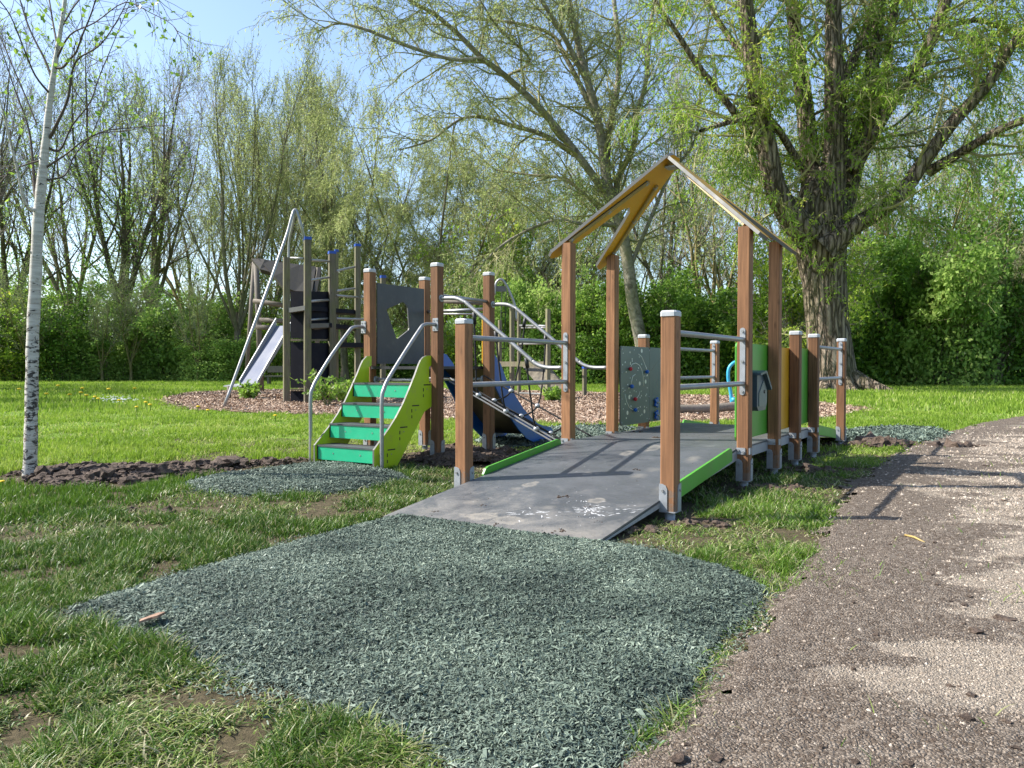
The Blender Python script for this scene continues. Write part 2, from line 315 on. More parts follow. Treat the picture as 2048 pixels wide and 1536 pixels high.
# ------------------------------------------------------------------ mesh helpers
class MB:
    def __init__(s): s.v = []; s.f = []; s.m = []; s.s = []; s.mats = []
    def mi(s, mat):
        if mat not in s.mats: s.mats.append(mat)
        return s.mats.index(mat)
    def add(s, vs, fs, mat, smooth=False):
        o = len(s.v); s.v += [tuple(float(c) for c in p) for p in vs]; k = s.mi(mat)
        for f in fs: s.f.append(tuple(i+o for i in f)); s.m.append(k); s.s.append(smooth)
    def box(s, c, h, mat, rot=None, ch=0):
        """box centre c, half sizes h"""
        if ch:
            x, y, z = h; P = [(x-ch, y), (x, y-ch), (x, -y+ch), (x-ch, -y), (-x+ch, -y), (-x, -y+ch), (-x, y-ch), (-x+ch, y)]
            vs = []
            for zz, k in ((-z, 0), (z, 0)): vs += [Vector((a, b, zz)) for a, b in P]
            n = 8; fs = [(i, i+n, (i+1) % n+n, (i+1) % n) for i in range(n)] + [tuple(range(n)), tuple(range(2*n-1, n-1, -1))]
        else:
            vs = [Vector((sx*h[0], sy*h[1], sz*h[2])) for sz in (-1, 1) for sx, sy in ((-1, -1), (1, -1), (1, 1), (-1, 1))]
            fs = [(3, 2, 1, 0), (4, 5, 6, 7), (0, 1, 5, 4), (1, 2, 6, 5), (2, 3, 7, 6), (3, 0, 4, 7)]
        Rm = rot or Matrix.Identity(3); c = Vector(c)
        s.add([Rm @ p + c for p in vs], fs, mat)
    def tube(s, pts, r, mat, n=10, caps=True):
        pts = [Vector(p) for p in pts]; rs = r if hasattr(r, '__len__') else [r]*len(pts)
        vs = []; fs = []; up = None
        for i, p in enumerate(pts):
            t = (pts[min(i+1, len(pts)-1)]-pts[max(i-1, 0)]).normalized()
            if up is None: up = t.orthogonal().normalized()
            a = (up-t*up.dot(t)); a = a.normalized() if a.length > 1e-6 else t.orthogonal().normalized(); up = a; b = t.cross(a)
            for k in range(n):
                q = 2*PI*k/n; vs.append(p+(a*math.cos(q)+b*math.sin(q))*rs[i])
        for i in range(len(pts)-1):
            for k in range(n): fs.append((i*n+k, i*n+(k+1) % n, (i+1)*n+(k+1) % n, (i+1)*n+k))
        s.add(vs, fs, mat, True)
        if caps:
            s.add(vs[:n], [tuple(range(n-1, -1, -1))], mat); s.add(vs[-n:], [tuple(range(n))], mat)
    def prism(s, loops, mp, t0, t1, mat, edge=None):
        """outline (and holes) in a plane, given thickness from t0 to t1; mp(a,b,t)->xyz"""
        tri = tessellate_polygon([[Vector((a, b, 0)) for a, b in L] for L in loops]); flat = [p for L in loops for p in L]
        s.add([mp(a, b, t0) for a, b in flat], tri, mat); s.add([mp(a, b, t1) for a, b in flat], [f[::-1] for f in tri], mat)
        for L in loops:
            n = len(L); s.add([mp(a, b, t0) for a, b in L]+[mp(a, b, t1) for a, b in L], [(i, (i+1) % n, (i+1) % n+n, i+n) for i in range(n)], edge or mat)
    def ball(s, c, r, mat, n=10, sq=(1, 1, 1)):
        vs = []; fs = []; m_ = n//2
        for i in range(m_+1):
            th = PI*i/m_
            for k in range(n):
                q = 2*PI*k/n; vs.append((c[0]+r*sq[0]*math.sin(th)*math.cos(q), c[1]+r*sq[1]*math.sin(th)*math.sin(q), c[2]+r*sq[2]*math.cos(th)))
        for i in range(m_):
            for k in range(n): fs.append((i*n+k, (i+1)*n+k, (i+1)*n+(k+1) % n, i*n+(k+1) % n))
        s.add(vs, fs, mat, True)
    def build(s, name, parent=None):
        me = bpy.data.meshes.new(name); me.from_pydata(s.v, [], s.f); me.update()
        for mt in s.mats: me.materials.append(mt)
        me.polygons.foreach_set('material_index', s.m); me.polygons.foreach_set('use_smooth', s.s); me.update()
        import bmesh
        b = bmesh.new(); b.from_mesh(me); bmesh.ops.remove_doubles(b, verts=b.verts, dist=1e-5); bmesh.ops.recalc_face_normals(b, faces=b.faces); b.to_mesh(me); b.free()
        o = bpy.data.objects.new(name, me); C.objects.link(o)
        if parent: o.parent = parent
        return o

def np_mesh(name, V, F, mats, mi=None, rnd=None, smooth=False, parent=None):
    """fast mesh from arrays; F is a list of (n,k) index arrays"""
    F = [f for f in F if len(f)]
    me = bpy.data.meshes.new(name); me.vertices.add(len(V)); me.vertices.foreach_set('co', np.asarray(V, np.float32).ravel())
    tot = sum(f.size for f in F); nf = sum(len(f) for f in F)
    me.loops.add(tot); me.loops.foreach_set('vertex_index', np.concatenate([f.ravel() for f in F]).astype(np.int32))
    me.polygons.add(nf); ls = np.concatenate([np.full(len(f), f.shape[1]) for f in F])
    me.polygons.foreach_set('loop_start', np.concatenate([[0], np.cumsum(ls)[:-1]]).astype(np.int32))
    for m in mats: me.materials.append(m)
    if mi is not None: me.polygons.foreach_set('material_index', np.asarray(mi, np.int32))
    me.polygons.foreach_set('use_smooth', np.full(nf, smooth) if np.isscalar(smooth) else smooth)
    if rnd is not None:
        a = me.attributes.new('rnd', 'FLOAT', 'POINT'); a.data.foreach_set('value', np.asarray(rnd, np.float32))
    me.update(); me.validate()
    o = bpy.data.objects.new(name, me); C.objects.link(o)
    if parent: o.parent = parent
    return o
_LAT = np.random.default_rng(3).random((8, 256, 256))
def vn(x, y, sc, seed=0):
    """smooth value noise 0..1"""
    x = np.asarray(x)*sc+seed*17.3; y = np.asarray(y)*sc+seed*9.1
    xi = np.floor(x).astype(int); yi = np.floor(y).astype(int); fx = x-xi; fy = y-yi; fx = fx*fx*(3-2*fx); fy = fy*fy*(3-2*fy); L = _LAT[seed % 8]
    a = L[xi % 256, yi % 256]; b = L[(xi+1) % 256, yi % 256]; c = L[xi % 256, (yi+1) % 256]; d = L[(xi+1) % 256, (yi+1) % 256]
    return (a*(1-fx)+b*fx)*(1-fy)+(c*(1-fx)+d*fx)*fy
def fbm(x, y, sc, oct=4, seed=0):
    s = 0; a = .5
    for i in range(oct): s = s+a*vn(x, y, sc*2**i, seed+i); a *= .5
    return s/(1-.5**oct)
def inpoly(x, y, P):
    P = np.asarray(P); c = np.zeros(np.shape(x), bool); j = len(P)-1
    for i in range(len(P)):
        xi, yi = P[i]; xj, yj = P[j]
        if yi != yj: c ^= ((yi > y) != (yj > y)) & (x < (xj-xi)*(y-yi)/(yj-yi)+xi)
        j = i
    return c
def edist(x, y, P):
    """distance to the outline"""
    P = np.asarray(P, float); d = np.full(np.shape(x), 1e9)
    for i in range(len(P)):
        a = P[i-1]; b = P[i]; ab = b-a; t = np.clip(((x-a[0])*ab[0]+(y-a[1])*ab[1])/(ab@ab), 0, 1)
        d = np.minimum(d, np.hypot(x-a[0]-t*ab[0], y-a[1]-t*ab[1]))
    return d

# ------------------------------------------------------------------ areas of the ground (metres)
MULCH = [(-1.64, 2.93), (-1.576, 3.1), (-1.385, 3.533), (-1.089, 4.09), (-0.68, 4.80), (0.476, 4.05), (0.695, 3.868), (0.945, 3.533), (1.021, 3.178), (0.856, 2.859), (0.693, 2.646), (0.559, 2.36), (0.468, 2.145), (0.326, 1.94), (0.225, 1.769), (0.128, 1.55), (-0.025, 1.6), (-0.19, 1.839), (-0.408, 1.994), (-0.647, 2.213), (-0.854, 2.321), (-1.105, 2.528), (-1.406, 2.712)]
MULCH2 = [(-2.535, 6.044), (-2.465, 6.511), (-2.185, 6.92), (-1.9, 7.25), (-1.399, 7.346), (-0.944, 6.725), (-0.807, 6.311), (-1.049, 5.895), (-1.352, 5.617), (-1.708, 5.505), (-2.022, 5.617), (-2.241, 5.73)]
MULCH3 = [(4.698, 11.271), (5.215, 11.636), (5.744, 11.828), (6.1, 11.371), (5.796, 10.45), (5.083, 9.484), (4.432, 9.122), (4.0, 9.36), (4.0, 9.975)]
MULCH4 = [(-.1, 11.071), (0.785, 11.828), (1.653, 12.031), (1.9, 11.436), (1.413, 10.45), (0.634, 9.2), (-.1, 8.8), (-.5, 9.6)]
CHIPS = [(-9.893, 22.631), (-11.02, 27.367), (-10.26, 29.621), (-7.975, 31.571), (-4.521, 32.279), (-0.419, 29.9), (2.526, 27.89), (4.331, 25.631), (7.531, 23.94), (7.6, 17), (5.2, 13.6), (2.791, 12.889), (1.682, 12.443), (0.592, 12.443), (-0.194, 12.889), (-1.037, 13.369), (-2.162, 14.16), (-3.542, 14.741), (-5.346, 15.708), (-6.772, 16.81), (-8.488, 19.554)]
PATH = [(.05, 1.2), (0.226, 1.778), (0.533, 2.248), (0.674, 2.574), (1.041, 3.178), (1.357, 3.817), (1.815, 4.695), (2.737, 6.367), (4.042, 8.425), (5.469, 10.45), (7.55, 12.889), (9.444, 14.741), (13.134, 17.854), (20, 23), (24, 18), (15, 10), (9, 4), (6, 1), (3, -1.5), (-.6, -.8)]
SOIL_A = [(-4.1, 6.25), (-4.3, 6.8), (-3.8, 7.1), (-3.3, 7.3), (-2.7, 7.55), (-1.95, 7.75), (-1.75, 7.4), (-2.3, 7.15), (-2.4, 6.763), (-2.631, 6.228), (-2.91, 5.847), (-3.457, 5.869)]
SOIL_B = [(-1.182, 8.225), (-0.783, 8.68), (-0.139, 8.939), (0.39, 8.0), (-0.113, 7.139), (-0.53, 6.988), (-1.0, 7.339)]
POSTS = []   # filled below in world coordinates for trampled soil

def sdist_all(x, y):
    return None

# ground: one sheet to the horizon
gd = MB(); gd.add([(-900, -300, 0), (900, -300, 0), (900, 1400, 0), (-900, 1400, 0)], [(0, 1, 2, 3)], M['ground'])
tag(gd.build('ground'), kind='structure')

def polar_patch(name, poly, mat, hfun, r0, r1, nr, na, kind='structure', jit=.04, amin=-.75, amax=.75):
    rr = np.geomspace(r0, r1, nr); aa = np.linspace(amin, amax, na)
    Rr, A = np.meshgrid(rr, aa, indexing='ij'); X = Rr*np.sin(A); Y = Rr*np.cos(A)
    jx = (fbm(X, Y, 6, 3, 1)-.5)*jit*2; jy = (fbm(X, Y, 6, 3, 4)-.5)*jit*2
    ins = inpoly(X+jx, Y+jy, poly)
    idx = np.arange(nr*na).reshape(nr, na)
    k = ins[:-1, :-1] & ins[1:, :-1] & ins[1:, 1:] & ins[:-1, 1:]
    F = np.stack([idx[:-1, :-1][k], idx[:-1, 1:][k], idx[1:, 1:][k], idx[1:, :-1][k]], 1)
    Z = hfun(X, Y)
    used = np.unique(F); rm = np.full(nr*na, -1); rm[used] = np.arange(len(used))
    V = np.stack([X, Y, Z], -1).reshape(-1, 3)[used]
    rn = None
    if name == 'path':
        d_ = np.full(len(V), 9.)
        for a_, b_ in zip(PEDGE, PEDGE[1:]):
            a_ = np.array(a_); b_ = np.array(b_); ab = b_-a_; t = np.clip(((V[:, 0]-a_[0])*ab[0]+(V[:, 1]-a_[1])*ab[1])/(ab@ab), 0, 1); d_ = np.minimum(d_, np.hypot(V[:, 0]-a_[0]-t*ab[0], V[:, 1]-a_[1]-t*ab[1]))
        rn = dirt_field(V[:, 0], V[:, 1], d_)
    o = np_mesh(name, V, [rm[F]], [mat], smooth=True, rnd=rn); return tag(o, kind=kind)
def path_edge(x, y):
    d_ = np.full(np.shape(x), 9.)
    for a_, b_ in zip(PEDGE, PEDGE[1:]):
        a_ = np.array(a_); b_ = np.array(b_); ab = b_-a_; t = np.clip(((x-a_[0])*ab[0]+(y-a_[1])*ab[1])/(ab@ab), 0, 1); d_ = np.minimum(d_, np.hypot(x-a_[0]-t*ab[0], y-a_[1]-t*ab[1]))
    return d_
def dirt_field(x, y, d_):
    """trodden clay on the path: a ragged band along the lawn and scattered patches"""
    p = fbm(x, y, 1.5, 5, 2); q = fbm(x*.8+y*.3, y*1.6, 3.2, 4, 6); e = np.exp(-(d_/.55)**1.3)
    return np.clip(np.maximum((p+.62*e-.60)*6, (q+.25*e-.60)*9), 0, 1)
PEDGE = PATH[:14]
def h_path(x, y):
    e = np.clip(edist(x, y, PATH)/.12, 0, 1)
    return .003+e*(.006+.014*fbm(x, y, 5, 4, 2)+.006*fbm(x, y, 40, 2, 3)+dirt_field(x, y, path_edge(x, y))*(.003+.012*fbm(x, y, 14, 3, 5)))
def h_m(poly, hh=.035):
    def f(x, y):
        e = np.clip(edist(x, y, poly)/.18, 0, 1); e = e*e*(3-2*e)
        return .006+hh*e*(.6+.6*fbm(x, y, 2.2, 2, 2))+.008*fbm(x, y, 30, 2, 3)
    return f
polar_patch('path', PATH, M['path'], h_path, 1.25, 30, 620, 560, jit=.22, amax=1.0)
polar_patch('rubber_mulch_ramp_foot', MULCH, M['mulchbase'], h_m(MULCH), 1.4, 6, 300, 420, jit=.03)
polar_patch('rubber_mulch_stair_foot', MULCH2, M['mulchbase'], h_m(MULCH2), 5, 8, 120, 420, jit=.03)
polar_patch('rubber_mulch_far_ramp', MULCH3, M['mulchbase'], h_m(MULCH3), 8, 14, 120, 300, jit=.05)
polar_patch('rubber_mulch_behind', MULCH4, M['mulchbase'], h_m(MULCH4), 8, 14, 120, 300, jit=.05)
polar_patch('wood_chip_area', CHIPS, M['chipbase'], lambda x, y: .008+.02*fbm(x, y, 1.5, 3, 2), 11, 36, 200, 300, jit=.5)
for o in list(C.objects):
    if o.name.startswith('rubber_mulch'): o.name = 'rubber_mulch'; tag(o, None, None, None, 'structure')

# ------------------------------------------------------------------ scattered stuff
def rand_in(poly, n, g=rng):
    P = np.asarray(poly); lo = P.min(0); hi = P.max(0); out = []; c = 0
    while c < n:
        q = lo+(hi-lo)*g.random((n*2, 2)); q = q[inpoly(q[:, 0], q[:, 1], poly)]; out.append(q); c += len(q)
    return np.concatenate(out)[:n]
def chips_mesh(name, xy, z, L, Wd, mat, rnd, tilt=.35, twist=.5, yaw=None, curl=.2, label=None, cat=None):
    """torn slivers: two bent quads each, tilted and piled at random"""
    n = len(xy); g = rng
    ya = g.random(n)*2*PI if yaw is None else yaw; ti = g.normal(0, tilt, n); ro = g.normal(0, twist, n)
    d = np.stack([np.cos(ya)*np.cos(ti), np.sin(ya)*np.cos(ti), np.sin(ti)], 1)
    s0 = np.stack([-np.sin(ya), np.cos(ya), np.zeros(n)], 1); up = np.cross(d, s0); s = s0*np.cos(ro)[:, None]+up*np.sin(ro)[:, None]; up = np.cross(d, s)
    c = np.concatenate([xy, z[:, None]], 1); V = np.empty((n, 6, 3))
    wa = g.uniform(.25, .8, n)[:, None]; wb = g.uniform(.1, .7, n)[:, None]; cu = (L*g.normal(0, curl, n))[:, None]
    for i, (t, wf) in enumerate(((-.5, wa), (0, 1.0), (.5, wb))):
        mid = c+d*(L*t)[:, None]+up*cu*(1 if t == 0 else 0)
        V[:, 2*i] = mid-s*Wd[:, None]*.5*wf; V[:, 2*i+1] = mid+s*Wd[:, None]*.5*wf
    b = np.arange(n)[:, None]*6
    F = np.concatenate([b+np.array([[0, 1, 3, 2]]), b+np.array([[2, 3, 5, 4]])])
    o = np_mesh(name, V.reshape(-1, 3), [F], [mat], rnd=np.repeat(rnd, 6)); return tag(o, label, cat, None, 'stuff')

def mulch_scatter(poly, n, Ls, name, label, edge_spread=.06):
    xy = rand_in(poly, n); xy = xy+rng.normal(0, .012, xy.shape)
    # some shreds strewn past the edge
    k = int(n*.05); P = np.asarray(poly); i = rng.integers(0, len(P), k); t = rng.random(k)[:, None]
    ed = P[i-1]*(1-t)+P[i]*t+rng.normal(0, edge_spread, (k, 2)); xy = np.concatenate([xy, ed]); m = len(xy)
    ins = inpoly(xy[:, 0], xy[:, 1], poly)
    z = np.where(ins, h_m(poly)(xy[:, 0], xy[:, 1]), .004)+rng.random(m)*.008+.001
    L = rng.gamma(3.2, Ls/3.2, m)+Ls*.35; Wd = L*rng.uniform(.11, .26, m)
    big = fbm(xy[:, 0], xy[:, 1], 3, 3, 5)
    r = np.clip(rng.beta(2, 2.4, m)*.8+(big-.5)*.7+(rng.random(m) > .975)*.25, 0, 1)
    return chips_mesh(name, xy, z, L, Wd, M['mulch'], r, tilt=.22, twist=.42, label=label, cat='rubber mulch')
mulch_scatter(MULCH, 330000, .0108, 'mulch_shreds', 'coarse green-grey rubber shreds covering the bed at the foot of the ramp')
mulch_scatter(MULCH2, 70000, .015, 'mulch_shreds', 'green-grey rubber shreds covering the small bed at the foot of the stairs')
mulch_scatter(MULCH3, 9000, .04, 'mulch_shreds', 'pale green-grey rubber shreds beside the path beyond the far ramp')
mulch_scatter(MULCH4, 9000, .04, 'mulch_shreds', 'green-grey rubber shreds seen under the rope net behind the house frame')

n = 110000; xy = rand_in(CHIPS, n); dd = np.hypot(xy[:, 0], xy[:, 1]); keep = rng.random(n) < np.clip(14/dd, 0, 1)**1.0; xy = xy[keep]; xy += rng.normal(0, .15, xy.shape); n = len(xy)
L = rng.uniform(.03, .075, n)*np.clip(np.hypot(xy[:, 0], xy[:, 1])/15, 1, 2)
chips_mesh('wood_chips', xy, .03+rng.random(n)*.02, L, L*rng.uniform(.2, .5, n), M['chips'], np.clip(rng.normal(.5, .24, n), 0, 1), label='loose pinkish tan wood chips spread around the old climbing frames', cat='wood chips')

# path grit
def pebbles(name, xy, z, size, mat, rnd, label, cat, flat=.6):
    n = len(xy); a = rng.random(n)*2*PI; V = np.empty((n, 5, 3))
    for i in range(4):
        q = a+i*PI/2+rng.normal(0, .25, n); r = size*rng.uniform(.6, 1.1, n)
        V[:, i, 0] = xy[:, 0]+r*np.cos(q); V[:, i, 1] = xy[:, 1]+r*np.sin(q); V[:, i, 2] = z-.002
    V[:, 4, 0] = xy[:, 0]+size*rng.normal(0, .2, n); V[:, 4, 1] = xy[:, 1]+size*rng.normal(0, .2, n); V[:, 4, 2] = z+size*flat*rng.uniform(.5, 1.2, n)
    b = np.arange(n)[:, None]*5; F = np.concatenate([b+np.array([[i, (i+1) % 4, 4]]) for i in range(4)])
    return tag(np_mesh(name, V.reshape(-1, 3), [F], [mat], rnd=np.repeat(rnd, 5)), label, cat, None, 'stuff')
def view_scatter(n, r0, r1, amin=-.72, amax=.72, p=1.0):
    """points on the ground, thinner with distance"""
    u = rng.random(n)
    if p == 1: r = r0*(r1/r0)**u
    else: r = (r0**p+(r1**p-r0**p)*u)**(1/p)
    a = rng.uniform(amin, amax, n); return np.stack([r*np.sin(a), r*np.cos(a)], 1), r
xy, rr = view_scatter(460000, 1.5, 14, -.15, .80)
k = inpoly(xy[:, 0]+(fbm(xy[:, 0], xy[:, 1], 6, 3, 1)-.5)*.18, xy[:, 1], PATH); dirt = dirt_field(xy[:, 0], xy[:, 1], path_edge(xy[:, 0], xy[:, 1]))
k &= rng.random(len(k)) < np.clip(.8-dirt*.72, .05, 1); xy = xy[k]; rr = rr[k]; n = len(xy)
sz = rng.gamma(2.5, .0011, n)*np.clip(rr/3, .8, 4)+.0012
gr = np.clip(rng.beta(2.2, 2.4, n)+(rng.random(n) > .985)*.4-.02, 0, 1)
pebbles('path_grit', xy, h_path(xy[:, 0], xy[:, 1]), sz, M['grit'], gr, 'fine grey and beige grit covering the worn path', 'grit')

# soil clods: rough lumps
def ico(sub=1):
    import bmesh
    b = bmesh.new(); bmesh.ops.create_icosphere(b, subdivisions=sub, radius=1); V = np.array([v.co[:] for v in b.verts]); F = np.array([[v.index for v in f.verts] for f in b.faces]); b.free(); return V, F
IV, IF = ico(2)
def clods(name, xy, z, size, label, mat='soil', flat=.6):
    n = len(xy); V = np.repeat(IV[None], n, 0); ph = rng.random((n, 1))*50
    d = 1+.32*np.sin(V[:, :, 0]*3.1+ph)*np.cos(V[:, :, 1]*4.3+ph*1.7)+.25*np.sin(V[:, :, 2]*5+V[:, :, 0]*4+ph*2.3)+rng.normal(0, .09, V.shape[:2])
    V = V*d[:, :, None]*size[:, None, None]*rng.uniform(.6, 1.3, (n, 1, 3)); V[:, :, 2] *= flat
    a = rng.random(n)*2*PI; ca, sa = np.cos(a)[:, None], np.sin(a)[:, None]
    X = V[:, :, 0]*ca-V[:, :, 1]*sa+xy[:, :1]; Y = V[:, :, 0]*sa+V[:, :, 1]*ca+xy[:, 1:]; Z = V[:, :, 2]+z[:, None]
    F = (IF[None]+np.arange(n)[:, None, None]*len(IV)).reshape(-1, 3)
    return tag(np_mesh(name, np.stack([X, Y, Z], -1).reshape(-1, 3), [F], [M[mat]]), label, 'soil', None, 'stuff')
def clod_area(poly, n, s, name, label, hh=.05, mat='soil'):
    xy = rand_in(poly, n); e = np.clip(edist(xy[:, 0], xy[:, 1], poly)/.3, 0, 1)
    k = rng.random(n) < .25+.75*e; xy = xy[k]; e = e[k]; n = len(xy)
    b = fbm(xy[:, 0], xy[:, 1], 3, 3, 3); gp = fbm(xy[:, 0], xy[:, 1], 4.5, 3, 7); kk = (rng.random(n) < np.clip((gp-.40)*8, .05, 1)) if n > 600 else np.ones(n, bool); xy = xy[kk]; e = e[kk]; b = b[kk]; n = len(xy); s_ = rng.gamma(2.2, s/2.2, n)*(.5+.8*e)
    clods(name, xy, e*hh*np.clip(b*2-.4, 0, 1.2)+s_*.15, s_, label, mat)

# ------------------------------------------------------------------ THE PLAY STRUCTURE
TH = 0.564; ORG = np.array([.933, 4.707, 0])
EX = np.array([math.cos(TH), -math.sin(TH), 0]); EY = np.array([math.sin(TH), math.cos(TH), 0])
def toW(x, y, z=0): return ORG+EX*x+EY*y+np.array([0, 0, z])
play = empty('play_structure', tuple(ORG), -TH, 'new larch playground structure with grey ramp, ochre roof frame, rope net and green stairs', 'playground structure')
UB, UC, UD, UE, UF = 1.513, 2.383, 3.127, 3.908, 5.388
XL, XT1, XT2 = -1.494, -2.894, -3.736
HW = .046
def zramp(y):
    if y < 1.45: return .02+(y+.9)*(.27/2.35)
    if y < 3.95: return .29
    return .29-(y-3.95)*(.27/2.35)
_post_cache = {}
def post(x, y, top, cap=True, foot='br', deckplate=None, plates=(), zb=.055):
    p = MB(); p.box((0, 0, (zb+top)/2), (HW, HW, (top-zb)/2), M['wood'], ch=.007)
    o = p.build('post', play); o.location = (x, y, 0)
    if cap:
        c = MB(); h = HW+.004
        c.box((0, 0, top+.010), (h, h, .012), M['cap'], ch=.012); c.prism([[(h-.012, h), (h, h-.012), (h, -h+.012), (h-.012, -h), (-h+.012, -h), (-h, -h+.012), (-h, h-.012), (-h+.012, h)]],
            lambda a, b, t: (a*(1 if t < .5 else .86), b*(1 if t < .5 else .86), top+.022+.010*t), 0, 1, M['cap'])
        c.build('post_cap', o)
    f = MB(); t = .005
    # foot: angle plates on the near left and right faces, tube into the ground
    def shield(face):
        w, h0, h1, r = .05, .052, .215, .03
        L = [(0, h0), (w, h0), (w, h1-r), (w-.009, h1-.010), (w-r, h1), (0, h1)]
        if face == 'u': return [L], lambda a, b, t_: (-HW-.003+a, -HW-t_, b)
        return [L], lambda a, b, t_: (HW+t_, HW+.003-a, b)
    for fc in ('u', 'v'):
        L, mp = shield(fc); f.prism(L, mp, .0, t, M['galv'])
    f.prism([[(-HW-.003, -HW-.005), (HW+.005, -HW-.005), (HW+.005, HW+.003), (-HW-.003, HW+.003)]], lambda a, b, t_: (a, b, t_), zb-.006, zb, M['galv'])
    f.tube([(-HW+.02, -HW-.005, .175), (-HW+.02, -HW-.012, .175)], .008, M['steel'], 8); f.tube([(HW+.005, HW-.02, .175), (HW+.012, HW-.02, .175)], .008, M['steel'], 8)
    f.tube([(0, 0, -.1), (0, 0, zb-.006)], .03, M['galv'], 14)
    f.build('foot_bracket', o)
    if deckplate:
        d = MB(); z = deckplate; d.box((-.012, -HW-.003, z), (.033, .003, .024), M['galv'])
        d.box((HW+.003, -.02, z), (.003, .026, .024), M['galv'])
        for dx, dz in ((-.030, .005), (.008, -.008)): d.tube([(dx, -HW-.006, z+dz), (dx, -HW-.014, z+dz)], .009, M['steel'], 8)
        d.build('deck_bracket', o)
    return o
def rplate(o, x, y, z0, z1, w=.02, ax='u'):
    """tall rail plate with rounded ends on the -y face of a post"""
    d = MB(); L = []
    for q in range(0, 181, 30): L.append((w*math.cos(R(q)), z1-w+w*.9*math.sin(R(q))))
    for q in range(180, 361, 30): L.append((w*math.cos(R(q)), z0+w+w*.9*math.sin(R(q))))
    d.prism([L], lambda a, b, t: (a+x, -HW-t, b), 0, .005, M['galv'])
    for z in (z0+.03, (z0+z1)/2, z1-.03): d.tube([(x, -HW-.005, z), (x, -HW-.013, z)], .009, M['steel'], 8)
    d.build('rail_plate', o)
pA = post(0, 0, 1.20); pB = post(0, UB, 1.945, False, deckplate=.275); pC = post(0, UC, 1.945, False, deckplate=.275)
pD = post(0, UD, 1.20, deckplate=.275); pE = post(0, UE, 1.20, deckplate=.275); pF = post(0, UF, 1.20)
pG = post(XL, 0, 1.20); pH = post(XL, UB, 1.945, False, deckplate=.275); pI = post(XL, UC, 1.945, False, deckplate=.275)
pJ = post(XL, UD, 1.20, deckplate=.275); pK = post(XL, UF, 1.20); pL = post(XL, UE, 1.20, deckplate=.275)
p1 = post(XT2, UB, 1.845); p2 = post(XT2, UC, 1.845); p3 = post(XT1, UB, 1.845); p4 = post(XT1, UC, 1.845)
for o in (pB, pH, pF, pK): rplate(o, -.004, 0, .69, 1.195)
# rails of both ramps
for x in (0, XL):
    for (y0, y1) in ((HW, UB-HW-.005), (UE+HW, UF-HW-.005)):
        for z in (1.105, .778):
            m = MB(); m.tube([(x, y0, z), (x, y1-.012, z), (x, y1, z)], .0185, M['steel'], 14); m.build('ramp_rail', play)
# deck: ramp up, level deck, ramp down
DX0, DX1 = -1.435, -.045
prof = [(-.9, .02), (1.45, .29), (3.95, .29), (6.3, .02)]
d = MB()
for (ya, za), (yb, zb_) in zip(prof, prof[1:]):
    d.add([(DX0, ya, za), (DX1, ya, za), (DX1, yb, zb_), (DX0, yb, zb_), (DX0, ya, za-.012), (DX1, ya, za-.012), (DX1, yb, zb_-.012), (DX0, yb, zb_-.012)],
          [(0, 1, 2, 3), (7, 6, 5, 4), (1, 5, 6, 2), (0, 3, 7, 4)] + ([(0, 4, 5, 1)] if ya < 0 else []) + ([(3, 2, 6, 7)] if yb > 6 else []), M['deck'])
# paint splashed and dragged over the foot of the ramp: thin strokes lying on the boards
r_ = random.Random(12); wp = []
def stroke(x, y, a_, l_, w_):
    def q(px_, py_): px_ = min(max(px_, DX0+.01), DX1-.008); py_ = max(py_, -.885); return (px_, py_, zramp(py_)+.0008)
    ca, sa = math.cos(a_), math.sin(a_); P = [(-.5, .3), (-.1, .5*r_.uniform(.6, 1)), (.5, .12), (.5, -.12), (.1, -.5*r_.uniform(.6, 1)), (-.5, -.3)]
    d.add([q(x+ca*p*l_-sa*t*w_, y+sa*p*l_+ca*t*w_) for p, t in P], [(0, 1, 2, 3, 4, 5)], M['paint'])
for cx, cy, n_, sp_, ln_ in ((-.36, -.37, 60, .055, .024), (-.30, -.43, 20, .05, .03), (-.12, -.32, 22, .07, .035), (-.58, -.50, 14, .07, .035), (-.48, -.20, 8, .06, .02), (-.66, -.58, 10, .06, .05)):
    for _ in range(n_):
        dx_, dy_ = r_.gauss(0, sp_), r_.gauss(0, sp_*.8); a_ = math.atan2(dy_, dx_)+r_.gauss(0, .35) if cx < -.2 else .75+r_.gauss(0, .25); stroke(cx+dx_, cy+dy_, a_, ln_*r_.uniform(.3, 1.4), r_.uniform(.0025, .009))
for _ in range(60): stroke(r_.uniform(DX0, DX1), r_.uniform(-.85, .9), r_.uniform(0, 3), r_.uniform(.004, .012), r_.uniform(.002, .005))
deck = d.build('deck', play)
for xa, xb in ((DX1-.035, DX1+.004), (DX0-.004, DX0+.035)):
    m = MB()
    for (ya, za), (yb, zb_) in zip(prof, prof[1:]):
        za -= .0125; zb_ -= .0125; la = min(.075, za-.001); lb = min(.075, zb_-.001)
        m.add([(xa, ya, za-la), (xb, ya, za-la), (xb, ya, za), (xa, ya, za), (xa, yb, zb_-lb), (xb, yb, zb_-lb), (xb, yb, zb_), (xa, yb, zb_)],
              [(0, 1, 2, 3), (1, 5, 6, 2), (4, 7, 6, 5), (0, 3, 7, 4), (0, 4, 5, 1)], M['galv'])
    m.build('edge_beam', play)
# green kerbs
for x, s in ((DX1, 1), (DX0, -1)):
    for ya, yb in ((.16, 1.29), (4.13, 5.22)):
        def kp(y, o_): return (y, zramp(y)+o_)
        L = [kp(ya, -.055), kp(ya, .005), kp(ya+.03, .038), kp(ya+.06, .047), kp(yb-.05, .047), kp(yb-.012, .035), kp(yb, .012), kp(yb, -.055)]
        m = MB(); m.prism([L], lambda a, b, t: (x+s*(.006+t), a, b), 0, .016, M['green'], M['green']); m.build('kerb_board', play)
